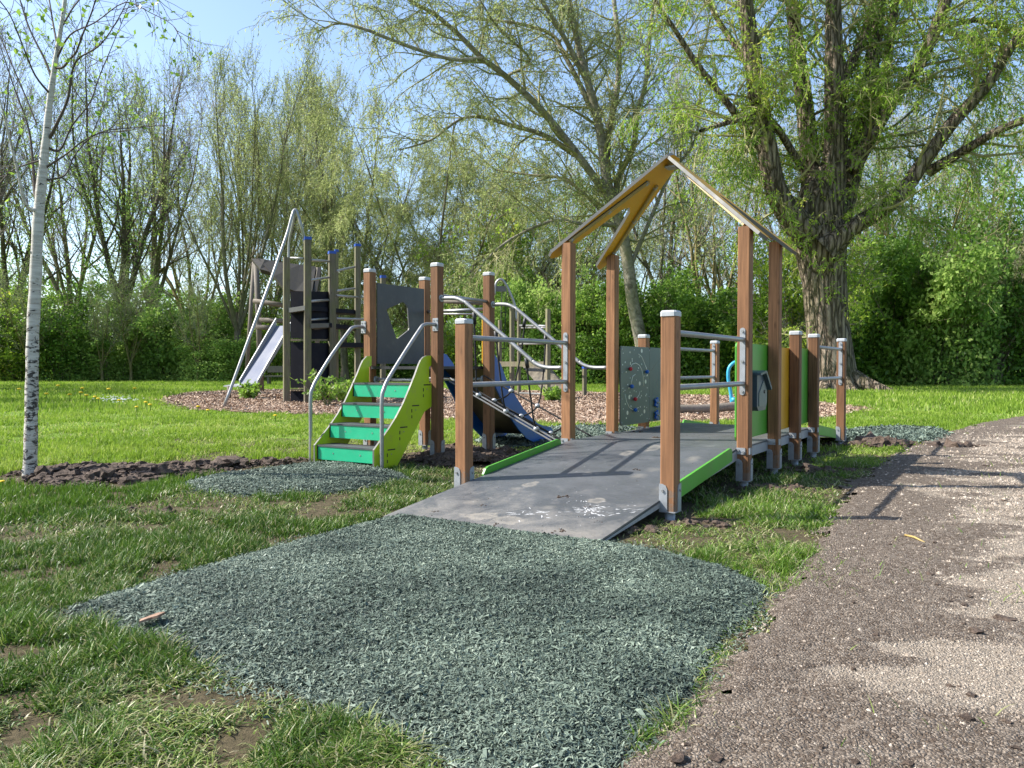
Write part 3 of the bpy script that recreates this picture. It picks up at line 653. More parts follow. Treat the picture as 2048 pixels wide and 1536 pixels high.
# side panels
def panel(x, y0, y1, z0, z1, mat, name='side_panel', t=.013, r=.03, pattern=None):
    L = [(y0+r, z0), (y1-r, z0), (y1-r*.3, z0+r*.3), (y1, z0+r), (y1, z1-r), (y1-r*.3, z1-r*.3), (y1-r, z1), (y0+r, z1), (y0+r*.3, z1-r*.3), (y0, z1-r), (y0, z0+r), (y0+r*.3, z0+r*.3)]
    m = MB(); m.prism([L], lambda a, b, t_: (x+t_, a, b), 0, t, mat, M['edge'] if mat is M['greyg'] else mat)
    if pattern: pattern(m)
    return m.build(name, play)
g1 = panel(-.066, UB-.03, UC+.03, .345, 1.085, M['green']); panel(-.064, UC+.035, UD+.03, .345, 1.075, M['yellow']); panel(-.066, UD+.035, UE+.02, .345, 1.085, M['green'])
# little house-shaped box on the green panel
bx = MB(); L = [(1.66, .60), (1.70, .565), (1.90, .565), (1.945, .62), (1.945, .73), (1.80, .86), (1.66, .86)]
bx.prism([L], lambda a, b, t: (-.053+t, a, b), 0, .105, M['boxblue'])
bx.prism([[(1.70, .60), (1.89, .60), (1.92, .64), (1.92, .715), (1.83, .80), (1.70, .70)]], lambda a, b, t: (.052+t, a, b), 0, .006, M['boxface'])
bx.prism([[(1.645, .855), (1.815, .875), (1.97, .735), (1.955, .72), (1.80, .855), (1.645, .838)]], lambda a, b, t: (-.05+t, a, b), 0, .135, M['boxblue'])
bx.tube([(.058, 1.84, .71), (.064, 1.84, .71)], .014, M['black'], 12); bx.build('play_box', g1)
# left play panels, inner face at x=XL+.055
gx = XL+HW+.004
FX = gx+.013
def disc(b, cy, cz, r, mat, sy=1, t=.0015): b.prism([[(cy+r*sy*math.cos(k*PI/5), cz+r*math.sin(k*PI/5)) for k in range(10)]], lambda a, c, t_: (FX+t_, a, c), .0002, t, mat)
def planets(gv):
    for cy, cz in ((2.923, 1.062), (3.024, .756), (2.877, .739), (2.627, .612), (2.997, .458), (2.585, .463)): disc(gv, cy, cz, .021, M['groove'])
    r_ = random.Random(5)
    for i in range(52): disc(gv, r_.uniform(2.46, 3.08), r_.uniform(.38, 1.07), r_.choice((.006, .008, .009)), M['groove'])
    for L in ([(2.846, 1.03), (2.923, 1.005), (2.985, .947), (3.035, .898), (3.06, .869)], [(2.652, .898), (2.698, .931), (2.78, .941), (2.863, .922), (2.924, .879), (2.962, .811), (2.97, .713)],
              [(2.769, .83), (2.711, .813), (2.683, .766), (2.679, .728)], [(2.883, .659), (2.866, .628), (2.818, .601), (2.759, .593)], [(2.53, .643), (2.564, .572), (2.632, .513), (2.713, .485), (2.855, .503)]):
        gv.tube([(FX-.001, p, q) for p, q in L], .0035, M['groove'], 6)
    for cy in (2.455, 3.11):
        for cz in (.375, .6, .85, 1.07): disc(gv, cy, cz, .008, M['galv'], t=.004)
def house_lines(m):
    for L in ([(3.16, .86), (3.42, 1.0), (3.68, .86)], [(3.22, .83), (3.22, .6)], [(3.62, .83), (3.62, .6)], [(3.3, .74), (3.36, .78), (3.42, .74), (3.36, .70), (3.3, .74)]): m.tube([(FX-.002, p, q) for p, q in L], .003, M['edge'], 6)
q1 = panel(gx, 2.43, UD, .345, 1.10, M['greyg'], 'play_panel', pattern=planets); q2 = panel(gx, UD+.004, 3.87, .345, 1.10, M['greyg'], 'play_panel', pattern=house_lines)
for L, mt in ((((2.607, .884), (2.725, .59)), 'knobred'), (((3.013, .854), (2.643, .715), (2.731, .485)), 'knobblue')):
    for cy, cz in L:
        m = MB(); m.tube([(FX, cy, cz), (FX+.012, cy, cz)], .008, M['steel'], 8); m.ball((FX+.022, cy, cz), .02, M[mt], 12); m.build('knob', q1)
for cy, cz in ((3.275, .537), (3.28, .407)):
    m = MB(); L = []
    for k in range(40): q = 2*PI*k/40; rr_ = .045+.012*math.cos(5*q); L.append((cy+rr_*math.cos(q), cz+rr_*math.sin(q)))
    m.prism([L], lambda a, b, t: (FX+t, a, b), .012, .028, M['knobblue']); m.tube([(FX, cy, cz), (FX+.045, cy, cz)], .011, M['steel'], 10); m.build('flower_knob', q2)
# roof frames
AX, AZ = -.747, 2.63
for s in (1, -1):
    sl = (1.0*s, -.888); ln = math.hypot(*sl); ux, uz = sl[0]/ln, sl[1]/ln; nx, nz = -uz*s, ux*s   # outward normal up
    off = .0 if s > 0 else .0
    def mp(a, b, t, ux=ux, uz=uz, s=s):   # a along slope, b along y, t under-thickness
        px, pz = AX+ux*a, AZ+uz*a; n = (-uz*s, abs(ux))
        return (px+n[0]*t, b, pz+n[1]*t)
    yc = (UB+UC)/2+.01; e0 = 1.20
    outer = [(-.05, yc-.07), (-.02, yc-.13), (.06, yc-.155), (e0-.05, UB-.085), (e0, UB-.06), (e0+.01, UB-.02), (e0-.02, UB+.06), (e0-.06, UB+.075), (.66, yc-.13), (.56, yc-.075), (.52, yc), (.56, yc+.075), (.66, yc+.13),
             (e0-.06, UC-.075), (e0-.02, UC-.06), (e0+.01, UC+.02), (e0, UC+.06), (e0-.05, UC+.085), (.06, yc+.155), (-.02, yc+.13), (-.05, yc+.07)]
    if s > 0: outer = [(max(a, .005), b) for a, b in outer]
    m = MB(); m.prism([outer], mp, 0, .026, M['yellow'], M['edge']); rp = m.build('roof_frame', play)
    for y0, y1 in ((yc-.085, UB+.0), (yc+.085, UC-.0)):
        b = MB(); P0 = (.24, y0); P1 = (e0-.20, y1); dx_, dy_ = P1[0]-P0[0], P1[1]-P0[1]; l = math.hypot(dx_, dy_); n_ = (-dy_/l*.016, dx_/l*.016)
        b.prism([[(P0[0]+n_[0], P0[1]+n_[1]), (P1[0]+n_[0], P1[1]+n_[1]), (P1[0]-n_[0], P1[1]-n_[1]), (P0[0]-n_[0], P0[1]-n_[1])]], mp, -.020, -.003, M['batten'])
        for f_ in (.03, .5, .97):
            q = (P0[0]+dx_*f_, P0[1]+dy_*f_); b.prism([[(q[0]-.016, q[1]-.014), (q[0]+.016, q[1]-.014), (q[0]+.016, q[1]+.014), (q[0]-.016, q[1]+.014)]], mp, -.024, -.001, M['galv'])
        kk = 1 if y0 < yc else -1; sh_ = -.026*kk
        b.prism([[(P0[0]+n_[0]*.3, P0[1]+sh_-.007), (P1[0]+n_[0]*.3, P1[1]+sh_-.007), (P1[0]+n_[0]*.3, P1[1]+sh_+.007), (P0[0]+n_[0]*.3, P0[1]+sh_+.007)]], mp, -.004, -.001, M['black'])  # black strip stands in for the dark shadow gap beside the batten
        b.build('roof_batten', rp)
m = MB(); m.box((AX, (UB+UC)/2, AZ-.055), (.045, .05, .008), M['galv']); m.build('ridge_bracket', play)

# stair tower --------------------------------------------------
m = MB(); m.box(((XT1+XT2)/2, (UB+UC)/2, .895), ((XT1-XT2)/2-.047, (UC-UB)/2+.04, .014), M['black']); m.build('tower_deck', play)
for y in (UB+.03, UC-.03):
    m = MB(); m.tube([(XT2+HW, y, .775), (XT1-HW, y, .775)], .019, M['steel'], 12)
    for x in (XT2+HW+.01, XT1-HW-.01): m.tube([(x-.012, y, .775), (x+.012, y, .775)], .038, M['galv'], 14)
    m.build('deck_tube', play)
win = [(1.716, 1.476), (1.72, 1.49), (1.955, 1.575), (1.98, 1.575), (2.035, 1.54), (2.045, 1.52), (2.069, 1.31), (2.06, 1.29), (1.885, 1.195), (1.86, 1.2)]
out = [(1.575, .935), (2.32, .935), (2.32, 1.742), (1.575, 1.742)]
m = MB(); m.prism([out, win], lambda a, b, t: (XT2+.03+t, a, b), 0, .014, M['slate'], M['edge']); m.build('window_panel', play)
m = MB(); m.box((XT1-.052, UC+.005, 1.16), (.006, .05, .23), M['yellow']); m.build('slide_gate_panel', play)
m = MB(); m.tube([(XT1, UB+HW, 1.575), (XT1, UC-HW, 1.575)], .018, M['steel'], 12); m.build('guard_rail', play)
m = MB(); m.tube([(XT1-HW, UC, 1.5), (XT2+HW, UC, 1.5)], .018, M['steel'], 12); m.build('guard_rail', play)
# stringers
SR = [(.67, .0), (.67, .19), (.76, .268), (.86, .355), (.958, .452), (1.06, .575), (1.144, .70), (1.23, .835), (1.275, .915), (1.31, .965), (1.35, .995), (1.40, 1.008), (UB-HW-.002, 1.01), (UB-HW-.002, .92), (1.43, .90), (1.43, .76), (UB-HW-.002, .75), (UB-HW-.002, .531), (1.36, .487), (.956, .0)]
SLt = [(a+.035 if a < 1.4 else a, b) for a, b in SR]
for X, prf in ((XT1-.05, SR), (XT2+.045, SLt)):
    m = MB(); m.prism([prf], lambda a, b, t: (X+t, a, b), 0, .018, M['lime'], M['edge'])
    if X > -3.2:
        for i in range(4):
            z = .175+.187*i; y = .85+.168*i
            m.box((X+.0185, y+.045, z), (.0015, .05, .0055), M['black']); m.box((X+.0185, y-.01, z-.045), (.0015, .005, .016), M['black']); m.box((X+.0185, y-.01, z-.10), (.0015, .005, .014), M['black'])
            m.tube([(X+.018, y+.045, z-.04), (X+.0205, y+.045, z-.04)], .006, M['steel'], 8)
    m.build('stringer', play)
for i in range(4):
    z = .185+.186*i; y = .735+.156*i; xa, xb = XT2+.064, XT1-.05; m = MB()
    m.box(((xa+xb)/2, y+.006, z-.065), ((xb-xa)/2, .007, .058), M['teal']); m.box(((xa+xb)/2, y+.105, z+.001), ((xb-xa)/2, .112, .007), M['slate'])
    for x in (xa+.2, xb-.2): m.tube([(x, y-.001, z-.06), (x, y-.005, z-.06)], .006, M['steel'], 8)
    for x in (xa, xb): m.box((x+(.006 if x == xa else -.006), y, z-.06), (.006, .004, .062), M['black'])
    m.build('step', play)
def smooth_line(P, k=6):
    """catmull-rom through the points"""
    P = [Vector(p) for p in P]; Q = [2*P[0]-P[1]]+P+[2*P[-1]-P[-2]]; out = []
    for i in range(1, len(Q)-2):
        for j in range(k):
            t = j/k; out.append(.5*((2*Q[i])+(-Q[i-1]+Q[i+1])*t+(2*Q[i-1]-5*Q[i]+4*Q[i+1]-Q[i+2])*t*t+(-Q[i-1]+3*Q[i]-3*Q[i+1]+Q[i+2])*t**3))
    return out+[P[-1]]
for X, yo in ((XT1+.018, 0), (XT2-.04, .04)):
    m = MB(); P = [(.712, -.02), (.714, .35), (.716, .63), (.745, .715), (.803, .80), (1.02, 1.03), (1.235, 1.245), (1.289, 1.285), (1.366, 1.298), (UB-HW-.01, 1.298)]
    m.tube(smooth_line([(X, a+yo*(1 if b < 1 else .5), b) for a, b in P], 4), .0175, M['steel'], 14)
    m.box((X, UB-HW-.004, 1.298), (.03, .004, .06), M['galv'])
    for dz in (-.04, .04):
        for dx in (-.018, .018): m.tube([(X+dx, UB-HW-.008, 1.298+dz), (X+dx, UB-HW-.014, 1.298+dz)], .006, M['steel'], 8)
    m.build('stair_handrail', play)
# slide
sp = [(2.42, .90), (2.56, .875), (2.70, .78), (2.90, .60), (3.08, .42), (3.26, .27), (3.45, .16), (3.62, .11), (3.78, .10)]
SX0, SX1 = -3.60, -2.985
m = MB(); sc_ = smooth_line([(0, a, b) for a, b in sp], 4)
for i in range(len(sc_)-1):
    a, b = sc_[i], sc_[i+1]; m.add([(SX0, a.y, a.z), (SX1, a.y, a.z), (SX1, b.y, b.z), (SX0, b.y, b.z)], [(0, 1, 2, 3)], M['slidesteel'], True)
    m.add([(SX0, a.y, a.z-.004), (SX1, a.y, a.z-.004), (SX1, b.y, b.z-.004), (SX0, b.y, b.z-.004)], [(3, 2, 1, 0)], M['slideunder'], True)
bed = m.build('slide_bed', play)
for X in (SX1, SX0-.016):
    top = [(2.50, 1.06), (2.60, 1.04), (2.72, .94), (2.84, .76), (3.02, .585), (3.20, .43), (3.36, .325), (3.52, .245), (3.68, .205), (3.82, .185), (3.86, .15), (3.84, .08)]
    bot = [(3.76, .04), (3.62, .018), (3.45, .03), (3.28, .085), (3.10, .20), (2.90, .37), (2.72, .58), (2.58, .74), (2.50, .82)]
    m = MB(); m.prism([top+bot], lambda a, b, t: (X+t, a, b), 0, .016, M['blue'], M['blue']); m.build('slide_side_board', bed)
# sloping handrails between tower and house frame, rope net
for y, pts in ((UB, [(-2.85, 1.545), (-2.75, 1.543), (-2.66, 1.534), (-2.58, 1.50), (-2.50, 1.445), (-1.92, 1.005), (-1.84, .945), (-1.77, .911), (-1.685, .895), (XL-HW, .895)]),
               (UC, [(-2.85, 1.545), (-2.75, 1.543), (-2.66, 1.534), (-2.58, 1.50), (-2.50, 1.445), (-1.92, 1.005), (-1.84, .945), (-1.77, .911), (-1.685, .895), (XL-HW, .895)])):
    m = MB(); m.tube(smooth_line([(a, y, b) for a, b in pts], 4), .0185, M['steel'], 14)
    m.tube([(XT1+HW, y, 1.545), (XT1+HW+.01, y, 1.545)], .034, M['galv'], 14); m.build('net_handrail', play)
net = MB(); zc = lambda x: .87+(x+2.85)/(1.30)*(.27-.87)
xs = [-2.84, -2.51, -2.205, -1.885, -1.55]
def zl(x, sag): return zc(x)-sag
near = [(x, 1.64, zl(x, .07)) for x in xs]; mid = [(x-.03, 1.95, zl(x, .135)) for x in xs]; far = [(x-.04, 2.27, zl(x, .05)) for x in xs]
for L, mt in ((near, 'greyrope'), (mid, 'rope'), (far, 'rope')): net.tube(smooth_line(L, 4), .0085, M[mt], 8)
net.tube(smooth_line([(a, b-.01, c-.028) for a, b, c in near], 4), .0085, M['greyrope'], 8)
def railz(x): return float(np.interp(x, [-2.85, -2.58, -2.50, -1.92, -1.77, -1.5], [1.545, 1.50, 1.445, 1.005, .911, .895]))
tops = [-2.47, -2.235, -1.915]
for i in (1, 2, 3):
    tx = tops[i-1]
    A0 = (tx, UB, railz(tx)-.02); B0 = (tx+.02, UC, railz(tx)-.02)
    net.tube(smooth_line([A0, tuple((np.array(A0)*.5+np.array(near[i])*.5)+np.array([0, -.015, -.02])), near[i], mid[i], far[i], tuple((np.array(B0)*.5+np.array(far[i])*.5)+np.array([0, .03, -.05])), B0], 5), .0085, M['rope'], 8)
    net.tube([A0, tuple(np.array(A0)*.86+np.array(near[i])*.14)], .018, M['black'], 8); net.tube([B0, tuple(np.array(B0)*.86+np.array(far[i])*.14)], .018, M['black'], 8)
    if i < 3: net.tube(smooth_line([near[i], mid[i+1]], 2), .0085, M['rope'], 8)
no = net.build('rope_net', play)
for i in (1, 2, 3):
    for L in (near, mid, far):
        b = MB(); c = L[i]; b.ball(c, .027, M['ball'], 12, (1, 1, .85)); b.build('rope_connector', no)
for xy in [(0, 0), (0, UB), (0, UC), (0, UD), (0, UE), (0, UF), (XL, 0), (XL, UB), (XL, UF), (XT1, UB), (XT1, UC), (XT2, UB), (XT2, UC)]: POSTS.append(toW(*xy)[:2])
FOOT = [toW(*p)[:2] for p in ((-1.6, -.05), (.12, -.05), (.12, 5.6), (-1.6, 5.6))]
# ------------------------------------------------------------------ OLD FRAMES BEHIND
def P3(px, py, Y): return tuple(at(px, py, Y))
def opost(px, py0, py1, Y, wpx, mat, parent, name='post', cap=None, px1=None):
    a = at(px, py1, Y); b = at(px1 if px1 is not None else px, py0, Y); a[2] = min(a[2], -.02) if py1 > 760 else a[2]; h = wpx/CAM_F*Y/2/1.18
    b[1] = a[1]; m = MB(); rot = Matrix.Rotation(.45, 3, 'Z')
    dz = b[2]-a[2]; sh = Vector((b[0]-a[0], 0, dz))
    P = [Vector((h*sx, h*sy, 0)) for sx, sy in ((-1, -1), (1, -1), (1, 1), (-1, 1))]
    P = [rot @ p for p in P]; A = Vector(a)
    m.add([A+p for p in P]+[A+sh+p for p in P], [(0, 1, 5, 4), (1, 2, 6, 5), (2, 3, 7, 6), (3, 0, 4, 7), (4, 5, 6, 7)], M[mat]); o = m.build(name, parent)
    if cap:
        c = MB(); B = A+sh
        c.add([B+p*1.12 for p in P]+[B+p*1.08+Vector((0, 0, .07)) for p in P], [(0, 1, 5, 4), (1, 2, 6, 5), (2, 3, 7, 6), (3, 0, 4, 7), (4, 5, 6, 7), (3, 2, 1, 0)], M[cap]); c.build('post_cap', o)
    return o
def slab(pts, th, mat, name, parent, edge=None):
    """four corners of the upper face and a thickness downwards or along a vector"""
    m = MB(); th = Vector(th); A = [Vector(p) for p in pts]; n = len(A)
    m.add(A+[p+th for p in A], [tuple(range(n)), tuple(range(2*n-1, n-1, -1))], M[mat]); m.add(A+[p+th for p in A], [(i, i+n, (i+1) % n+n, (i+1) % n) for i in range(n)], M[edge or mat]); return m.build(name, parent)
def otube(P, r, mat, name, parent, k=5):
    m = MB(); m.tube(smooth_line(P, k) if len(P) > 2 else P, r, M[mat], 10); return m.build(name, parent)

old = empty('climbing_tower', (-5.3, 20, 0), 0, 'old weathered climbing tower of mossy square posts with blue caps and dark panels', 'climbing frame')
inv_ = Vector((5.3, -20, 0))
kids = []
kids += [opost(573, 515, 807, 19.8, 14, 'oldwood', old), opost(615, 480, 808, 19.6, 15, 'oldwood', old, cap='bluecap'), opost(664, 508, 792, 20.9, 15, 'oldwood', old, cap='bluecap'),
         opost(673, 504, 780, 22.6, 8, 'oldwood', old, cap='bluecap'), opost(715, 493, 782, 22.4, 12, 'oldwood', old, cap='bluecap'), opost(766, 556, 790, 23.0, 11, 'oldwood', old, cap='bluecap')]
a, b = 20.0, 20.8
for (x0, x1, y0, y1, nm) in ((581, 608, 583, 676, 0), (581, 608, 684, 776, 0), (581, 608, 782, 806, 0), (622, 657, 583, 678, 0), (622, 657, 686, 775, 0), (622, 657, 782, 800, 0)):
    Ya = 20.0 if x0 < 600 else 20.3; Yb = 19.9 if x0 < 600 else 20.9
    slab([P3(x0, y1, Ya), P3(x1, y1, Yb), P3(x1, y0, Yb), P3(x0, y0, Ya)], (0, .05, 0), 'darkpanel', 'wall_panel', old)
for y in (680, 779):
    for x0, x1, Ya, Yb in ((581, 608, 19.95, 19.85), (622, 657, 20.25, 20.85)): slab([P3(x0, y+2, Ya), P3(x1, y+2, Yb), P3(x1, y-2, Yb), P3(x0, y-2, Ya)], (0, .06, 0), 'oldwood', 'batten', old)
for (x0, y0, x1, y1, hh, Y0, Y1) in ((577, 616, 610, 611, 9, 19.7, 19.5), (610, 611, 712, 620, 9, 19.7, 22.4), (621, 647, 658, 646, 9, 19.5, 20.7), (660, 646, 712, 652, 9, 20.7, 22.3), (675, 684, 730, 686, 10, 21, 22.5)):
    q = [P3(x0, y0, Y0), P3(x1, y1, Y1), tuple(at(x1, y1, Y1)+np.array([-.1, .9, 0])), tuple(at(x0, y0, Y0)+np.array([-.1, .9, 0]))]
    slab(q, (0, 0, -hh/CAM_F*20), 'edge' if x0 in (577, 621) else 'darkpanel', 'platform', old)
for (x0, y0, Y0, x1, y1, Y1) in ((580, 516, 19.8, 608, 517, 19.6), (622, 520, 19.6, 657, 523, 20.8), (617, 561, 19.6, 657, 555, 20.8), (617, 603, 19.6, 657, 600, 20.8), (672, 542, 20.9, 709, 534, 22.3), (672, 582, 20.9, 709, 577, 22.3),
        (672, 591, 21.0, 730, 596, 22.8), (672, 637, 21.0, 762, 640, 22.9), (617, 640, 19.9, 657, 637, 20.9)):
    otube([P3(x0, y0, Y0), P3(x1, y1, Y1)], .032, 'steel', 'rung', old)
otube([P3(447, 817, 17.6), P3(500, 672, 18.2), P3(540, 565, 18.8), P3(560, 508, 19.1), P3(575, 465, 19.3), P3(584, 432, 19.4), P3(589, 420, 19.5), P3(594, 424, 19.5), P3(602, 450, 19.5), P3(609, 478, 19.6)], .036, 'steel', 'slide_pole', old)
otube([P3(591, 422, 19.6), P3(584, 455, 19.7), P3(578, 485, 19.8), P3(577, 523, 19.8)], .030, 'steel', 'pole_brace', old)

hut = empty('slide_hut', (-9, 28, 0), 0, 'weathered log hut with sagging grey shingled roof and a steel slide, behind the tower', 'play hut')
slab([P3(503, 517, 27), P3(530, 518, 27), P3(545, 528, 27), P3(545, 545, 26), P3(520, 538, 26)], (0, .15, -.12), 'roofold', 'roof', hut)
slab([P3(515, 516, 27), P3(560, 524, 27.3), P3(600, 529, 27.6), P3(632, 533, 28), P3(624, 583, 25.4), P3(590, 582, 25.2), P3(566, 573, 25.1), P3(548, 552, 25.6)], (0, .1, -.12), 'roofold', 'roof', hut)
slab([P3(636, 534, 27.9), P3(626, 583, 25.6), P3(634, 580, 28)], (.1, .1, 0), 'roofold', 'roof_gable', hut)
for (x0, y0, x1, y1, w_, Y) in ((512, 521, 523, 785, 11, 28.5), (508, 524, 490, 690, 8, 29.5), (636, 535, 634, 784, 9, 28.5), (575, 575, 575, 780, 9, 28.5)):
    a_ = at(x1, y1, Y); a_[2] = -.05
    otube([P3(x0, y0, Y), tuple(a_)], w_/CAM_F*Y/2, 'logwood', 'log_post', hut)
for (x0, y0, x1, y1) in ((508, 602, 570, 611), (513, 654, 545, 656), (520, 640, 640, 645)):
    otube([P3(x0, y0, 27.3), P3(x1, y1, 27.0)], .085, 'logwood', 'log_beam', hut)
# steel slide: bed, two side walls, run-out on two feet
S0, S1, S2, S3 = P3(551, 652, 23.8), P3(567, 652, 23.4), P3(509, 768, 22.2), P3(478, 767, 22.6)
S1 = tuple(np.array(S0)+np.array([.62, -.35, 0])); S2 = tuple(np.array(S3)+np.array([.62, -.35, 0]))
sb = slab([S0, S1, S2, S3], (0, 0, -.03), 'slidesteel', 'slide_bed', hut)
def up(p, h): return (p[0], p[1], p[2]+h)
for A_, B_ in ((S0, S3), (S1, S2)):
    slab([up(A_, .24), up(B_, .10), B_, A_], (.03, -.02, 0), 'galv', 'slide_side', sb)
E0 = P3(447, 771, 22.3); E1 = tuple(np.array(E0)+np.array([.62, -.35, 0]))
slab([S3, S2, tuple(np.array(S2)+np.array([-.35, -.1, -.03])), E1, E0], (0, 0, -.035), 'galv', 'run_out', hut)
for q in ((458, 772), (494, 772)):
    t_ = at(q[0], q[1], 22.2); otube([tuple(t_), (t_[0], t_[1], -.02)], .055, 'logwood', 'slide_foot', hut)

net2 = empty('climbing_course', (1, 23, 0), 0, 'old low course of grey posts with a dark sloping board, behind the blue slide', 'climbing frame')
for (x, y0, y1, Y, w_) in ((1024, 616, 791, 24.5, 9), (1038, 621, 791, 24.9, 7), (1096, 618, 803, 21.0, 9), (1000, 640, 787, 27, 7)): opost(x, y0, y1, Y, w_, 'oldwood', net2, cap=None)
opost(1169, 737, 793, 24.5, 8, 'oldwood', net2, cap='bluecap')
otube([P3(989, 590, 24.5), P3(991, 570, 24.5), P3(996, 561, 24.5), P3(1003, 559, 24.5), P3(1010, 566, 24.5), P3(1020, 585, 24.5), P3(1030, 612, 24.5), P3(1033, 642, 24.5)], .04, 'steel', 'steel_arch', net2)
slab([P3(991, 583, 24.5), P3(1014, 583, 24.5), P3(1011, 572, 24.5), P3(992, 572, 24.5)], (0, .03, 0), 'edge', 'arch_plate', net2)
for (x0, y0, x1, y1, Y) in ((1040, 651, 1092, 652, 23), (1040, 656, 1092, 655, 24.5), (1040, 688, 1092, 687, 23), (1040, 786, 1120, 790, 22)): otube([P3(x0, y0, Y+1), P3(x1, y1, Y-1)], .028, 'steel', 'rung', net2)
otube([P3(885, 603, 24.5), P3(967, 607, 24.4)], .055, 'logwood', 'top_rail', net2); otube([P3(885, 628, 26), P3(967, 628, 25.8)], .03, 'steel', 'rung', net2)
slab([P3(994, 723, 24.5), P3(1092, 723, 22), P3(1092, 733, 22), P3(994, 733, 24.5)], (0, .08, 0), 'oldwood', 'beam', net2)
slab([P3(1045, 733, 23.6), P3(1093, 729, 22.6), P3(1123, 766, 21.4), P3(1123, 806, 20.6), P3(1092, 790, 21.2)], (.05, .1, 0), 'slideunder', 'sloping_board', net2)
m = MB()
for x0, x1 in ((1013, 1005), (1004, 996)): m.tube([P3(x0, 583, 25), P3(x1, 780, 25)], .012, M['rope'], 6)
for y in (625, 660, 697, 735): m.tube([P3(1001, y, 25), P3(1013, y, 25)], .012, M['rope'], 6)
m.build('rope_ladder', net2)
for o_ in (old, hut, net2):
    off = Vector(o_.location)
    for ch in o_.children: ch.location = ch.location-off
    # children meshes are in world coordinates: shift once at the part level only

hp = empty('rocking_hoop', (0, 0, 0), 0, 'bright cyan bent tube hoop standing on the wood chips behind the post', 'play hoop')
hp.location = (4.6, 16.7, 0); Hh = MB(); Hh.tube(smooth_line([(0, 0, -.02), (-.03, 0, .35), (-.085, 0, .66), (-.075, 0, .86), (.0, 0, .97), (.12, 0, 1.02), (.30, .05, 1.0), (.42, .1, .86), (.45, .12, .5), (.40, .12, -.02)], 5), .036, M['cyan'], 12); Hh.build('hoop_tube', hp)
Hh = MB(); Hh.tube([(-.02, -.03, .22), (.06, -.07, .22)], .05, M['cyan'], 12); Hh.tube([(.02, -.07, .22), (.02, -.1, .22)], .02, M['steel'], 8); Hh.build('hoop_clamp', hp)
lg = MB(); A0, B0 = at(1315, 821, 14.9), at(1500, 812, 15.3); lg.tube([tuple(A0*(1-t)+B0*t+np.array([0, 0, .012*math.sin(9*t)])) for t in np.linspace(0, 1, 9)], [.085+.004*math.sin(i*2) for i in range(9)], M['logwood'], 14)
tag(lg.build('balance_log'), 'long brown balance log lying low over the wood chips behind the ramp rails', 'log')
for o_ in [o for o in C.objects if o.name == 'balance_log']:
    pass
b_ = MB(); q = [at(548, 742, 40), at(572, 742, 40)]
bench = empty('park_bench', tuple((q[0][0], 40, 0)), 0, 'small dark bench far across the lawn behind the steel slide', 'bench')
for nm, c_, h_ in (('seat', (.35, 0, .45), (.75, .22, .04)), ('backrest', (.35, .25, .8), (.75, .03, .16)), ('leg', (-.25, 0, .2), (.05, .2, .22)), ('leg', (.95, 0, .2), (.05, .2, .22))):
    m = MB(); m.box(c_, h_, M['logwood']); m.build(nm, bench)

# ------------------------------------------------------------------ soil, mud and debris
clod_area(SOIL_A, 5200, .017, 'soil_heap', 'dark lumpy soil thrown up at the foot of the white birch', .045)
clod_area(SOIL_B, 4200, .016, 'soil_heap', 'dark churned soil around the posts under the stair tower', .05)
def ring(cx, cy, r, k=14, sx=1): return [(cx+r*sx*math.cos(2*PI*i/k), cy+r*.8*math.sin(2*PI*i/k)) for i in range(k)]
w0 = at(1300, 1060, 4.3)
for (c_, r_, n_, s_, lab) in (((.62, 4.35), .16, 130, .022, 'brown clay crumbs beside the right corner of the ramp foot'), ((1.08, 4.55), .16, 130, .022, 'brown clay clods at the foot of the nearest right post'), ((1.95, 5.85), .22, 180, .022, 'dark soil around the foot of the right house post'),
        ((2.5, 6.9), .3, 200, .024, 'dark soil scattered below the three middle right posts'), ((4.2, 9.15), .42, 420, .035, 'ridge of dark soil between the last right post and the path'), ((4.9, 8.95), .28, 220, .035, 'small turned earth clump at the edge of the path'),
        ((-.78, 4.85), .13, 90, .02, 'dark clods at the left corner of the ramp foot'), ((-1.9, 7.6), .3, 160, .022, 'brown crumbs of soil left of the stair foot'), ((-2.3, 4.9), .22, 60, .014, 'small brown clods in the lawn left of the ramp')):
    clod_area(ring(c_[0], c_[1], r_, sx=1.6), n_, s_, 'soil_heap', lab, .02)
xy, rr = view_scatter(380, 1.7, 11, 0, .7); k = inpoly(xy[:, 0], xy[:, 1], PATH); xy = xy[k]; s_ = rng.gamma(1.5, .0032, len(xy))+.002
clods('path_clods', xy, h_path(xy[:, 0], xy[:, 1])+s_*.1, s_, 'small crumbs and clods of dried mud strewn on the path', flat=.5)
# bigger flat mud cakes on the path
cak = [at(px, py, .9*1600/(py-734.5)) for px, py in ((1555, 1390), (1180, 1340), (1640, 1420), (1480, 1150), (1700, 1140), (1755, 1185), (1860, 1250), (1910, 1245), (1500, 1210), (1840, 1410))]
xy = np.concatenate([np.stack([c[0]+rng.normal(0, .02, 5), c[1]+rng.normal(0, .015, 5)], 1) for c in cak if inpoly(np.array([c[0]]), np.array([c[1]]), PATH)[0]]); s_ = rng.uniform(.006, .016, len(xy))
clods('mud_cakes', xy, np.full(len(xy), .018), s_, 'flat cakes of dried earth lying on the near path', flat=.3)
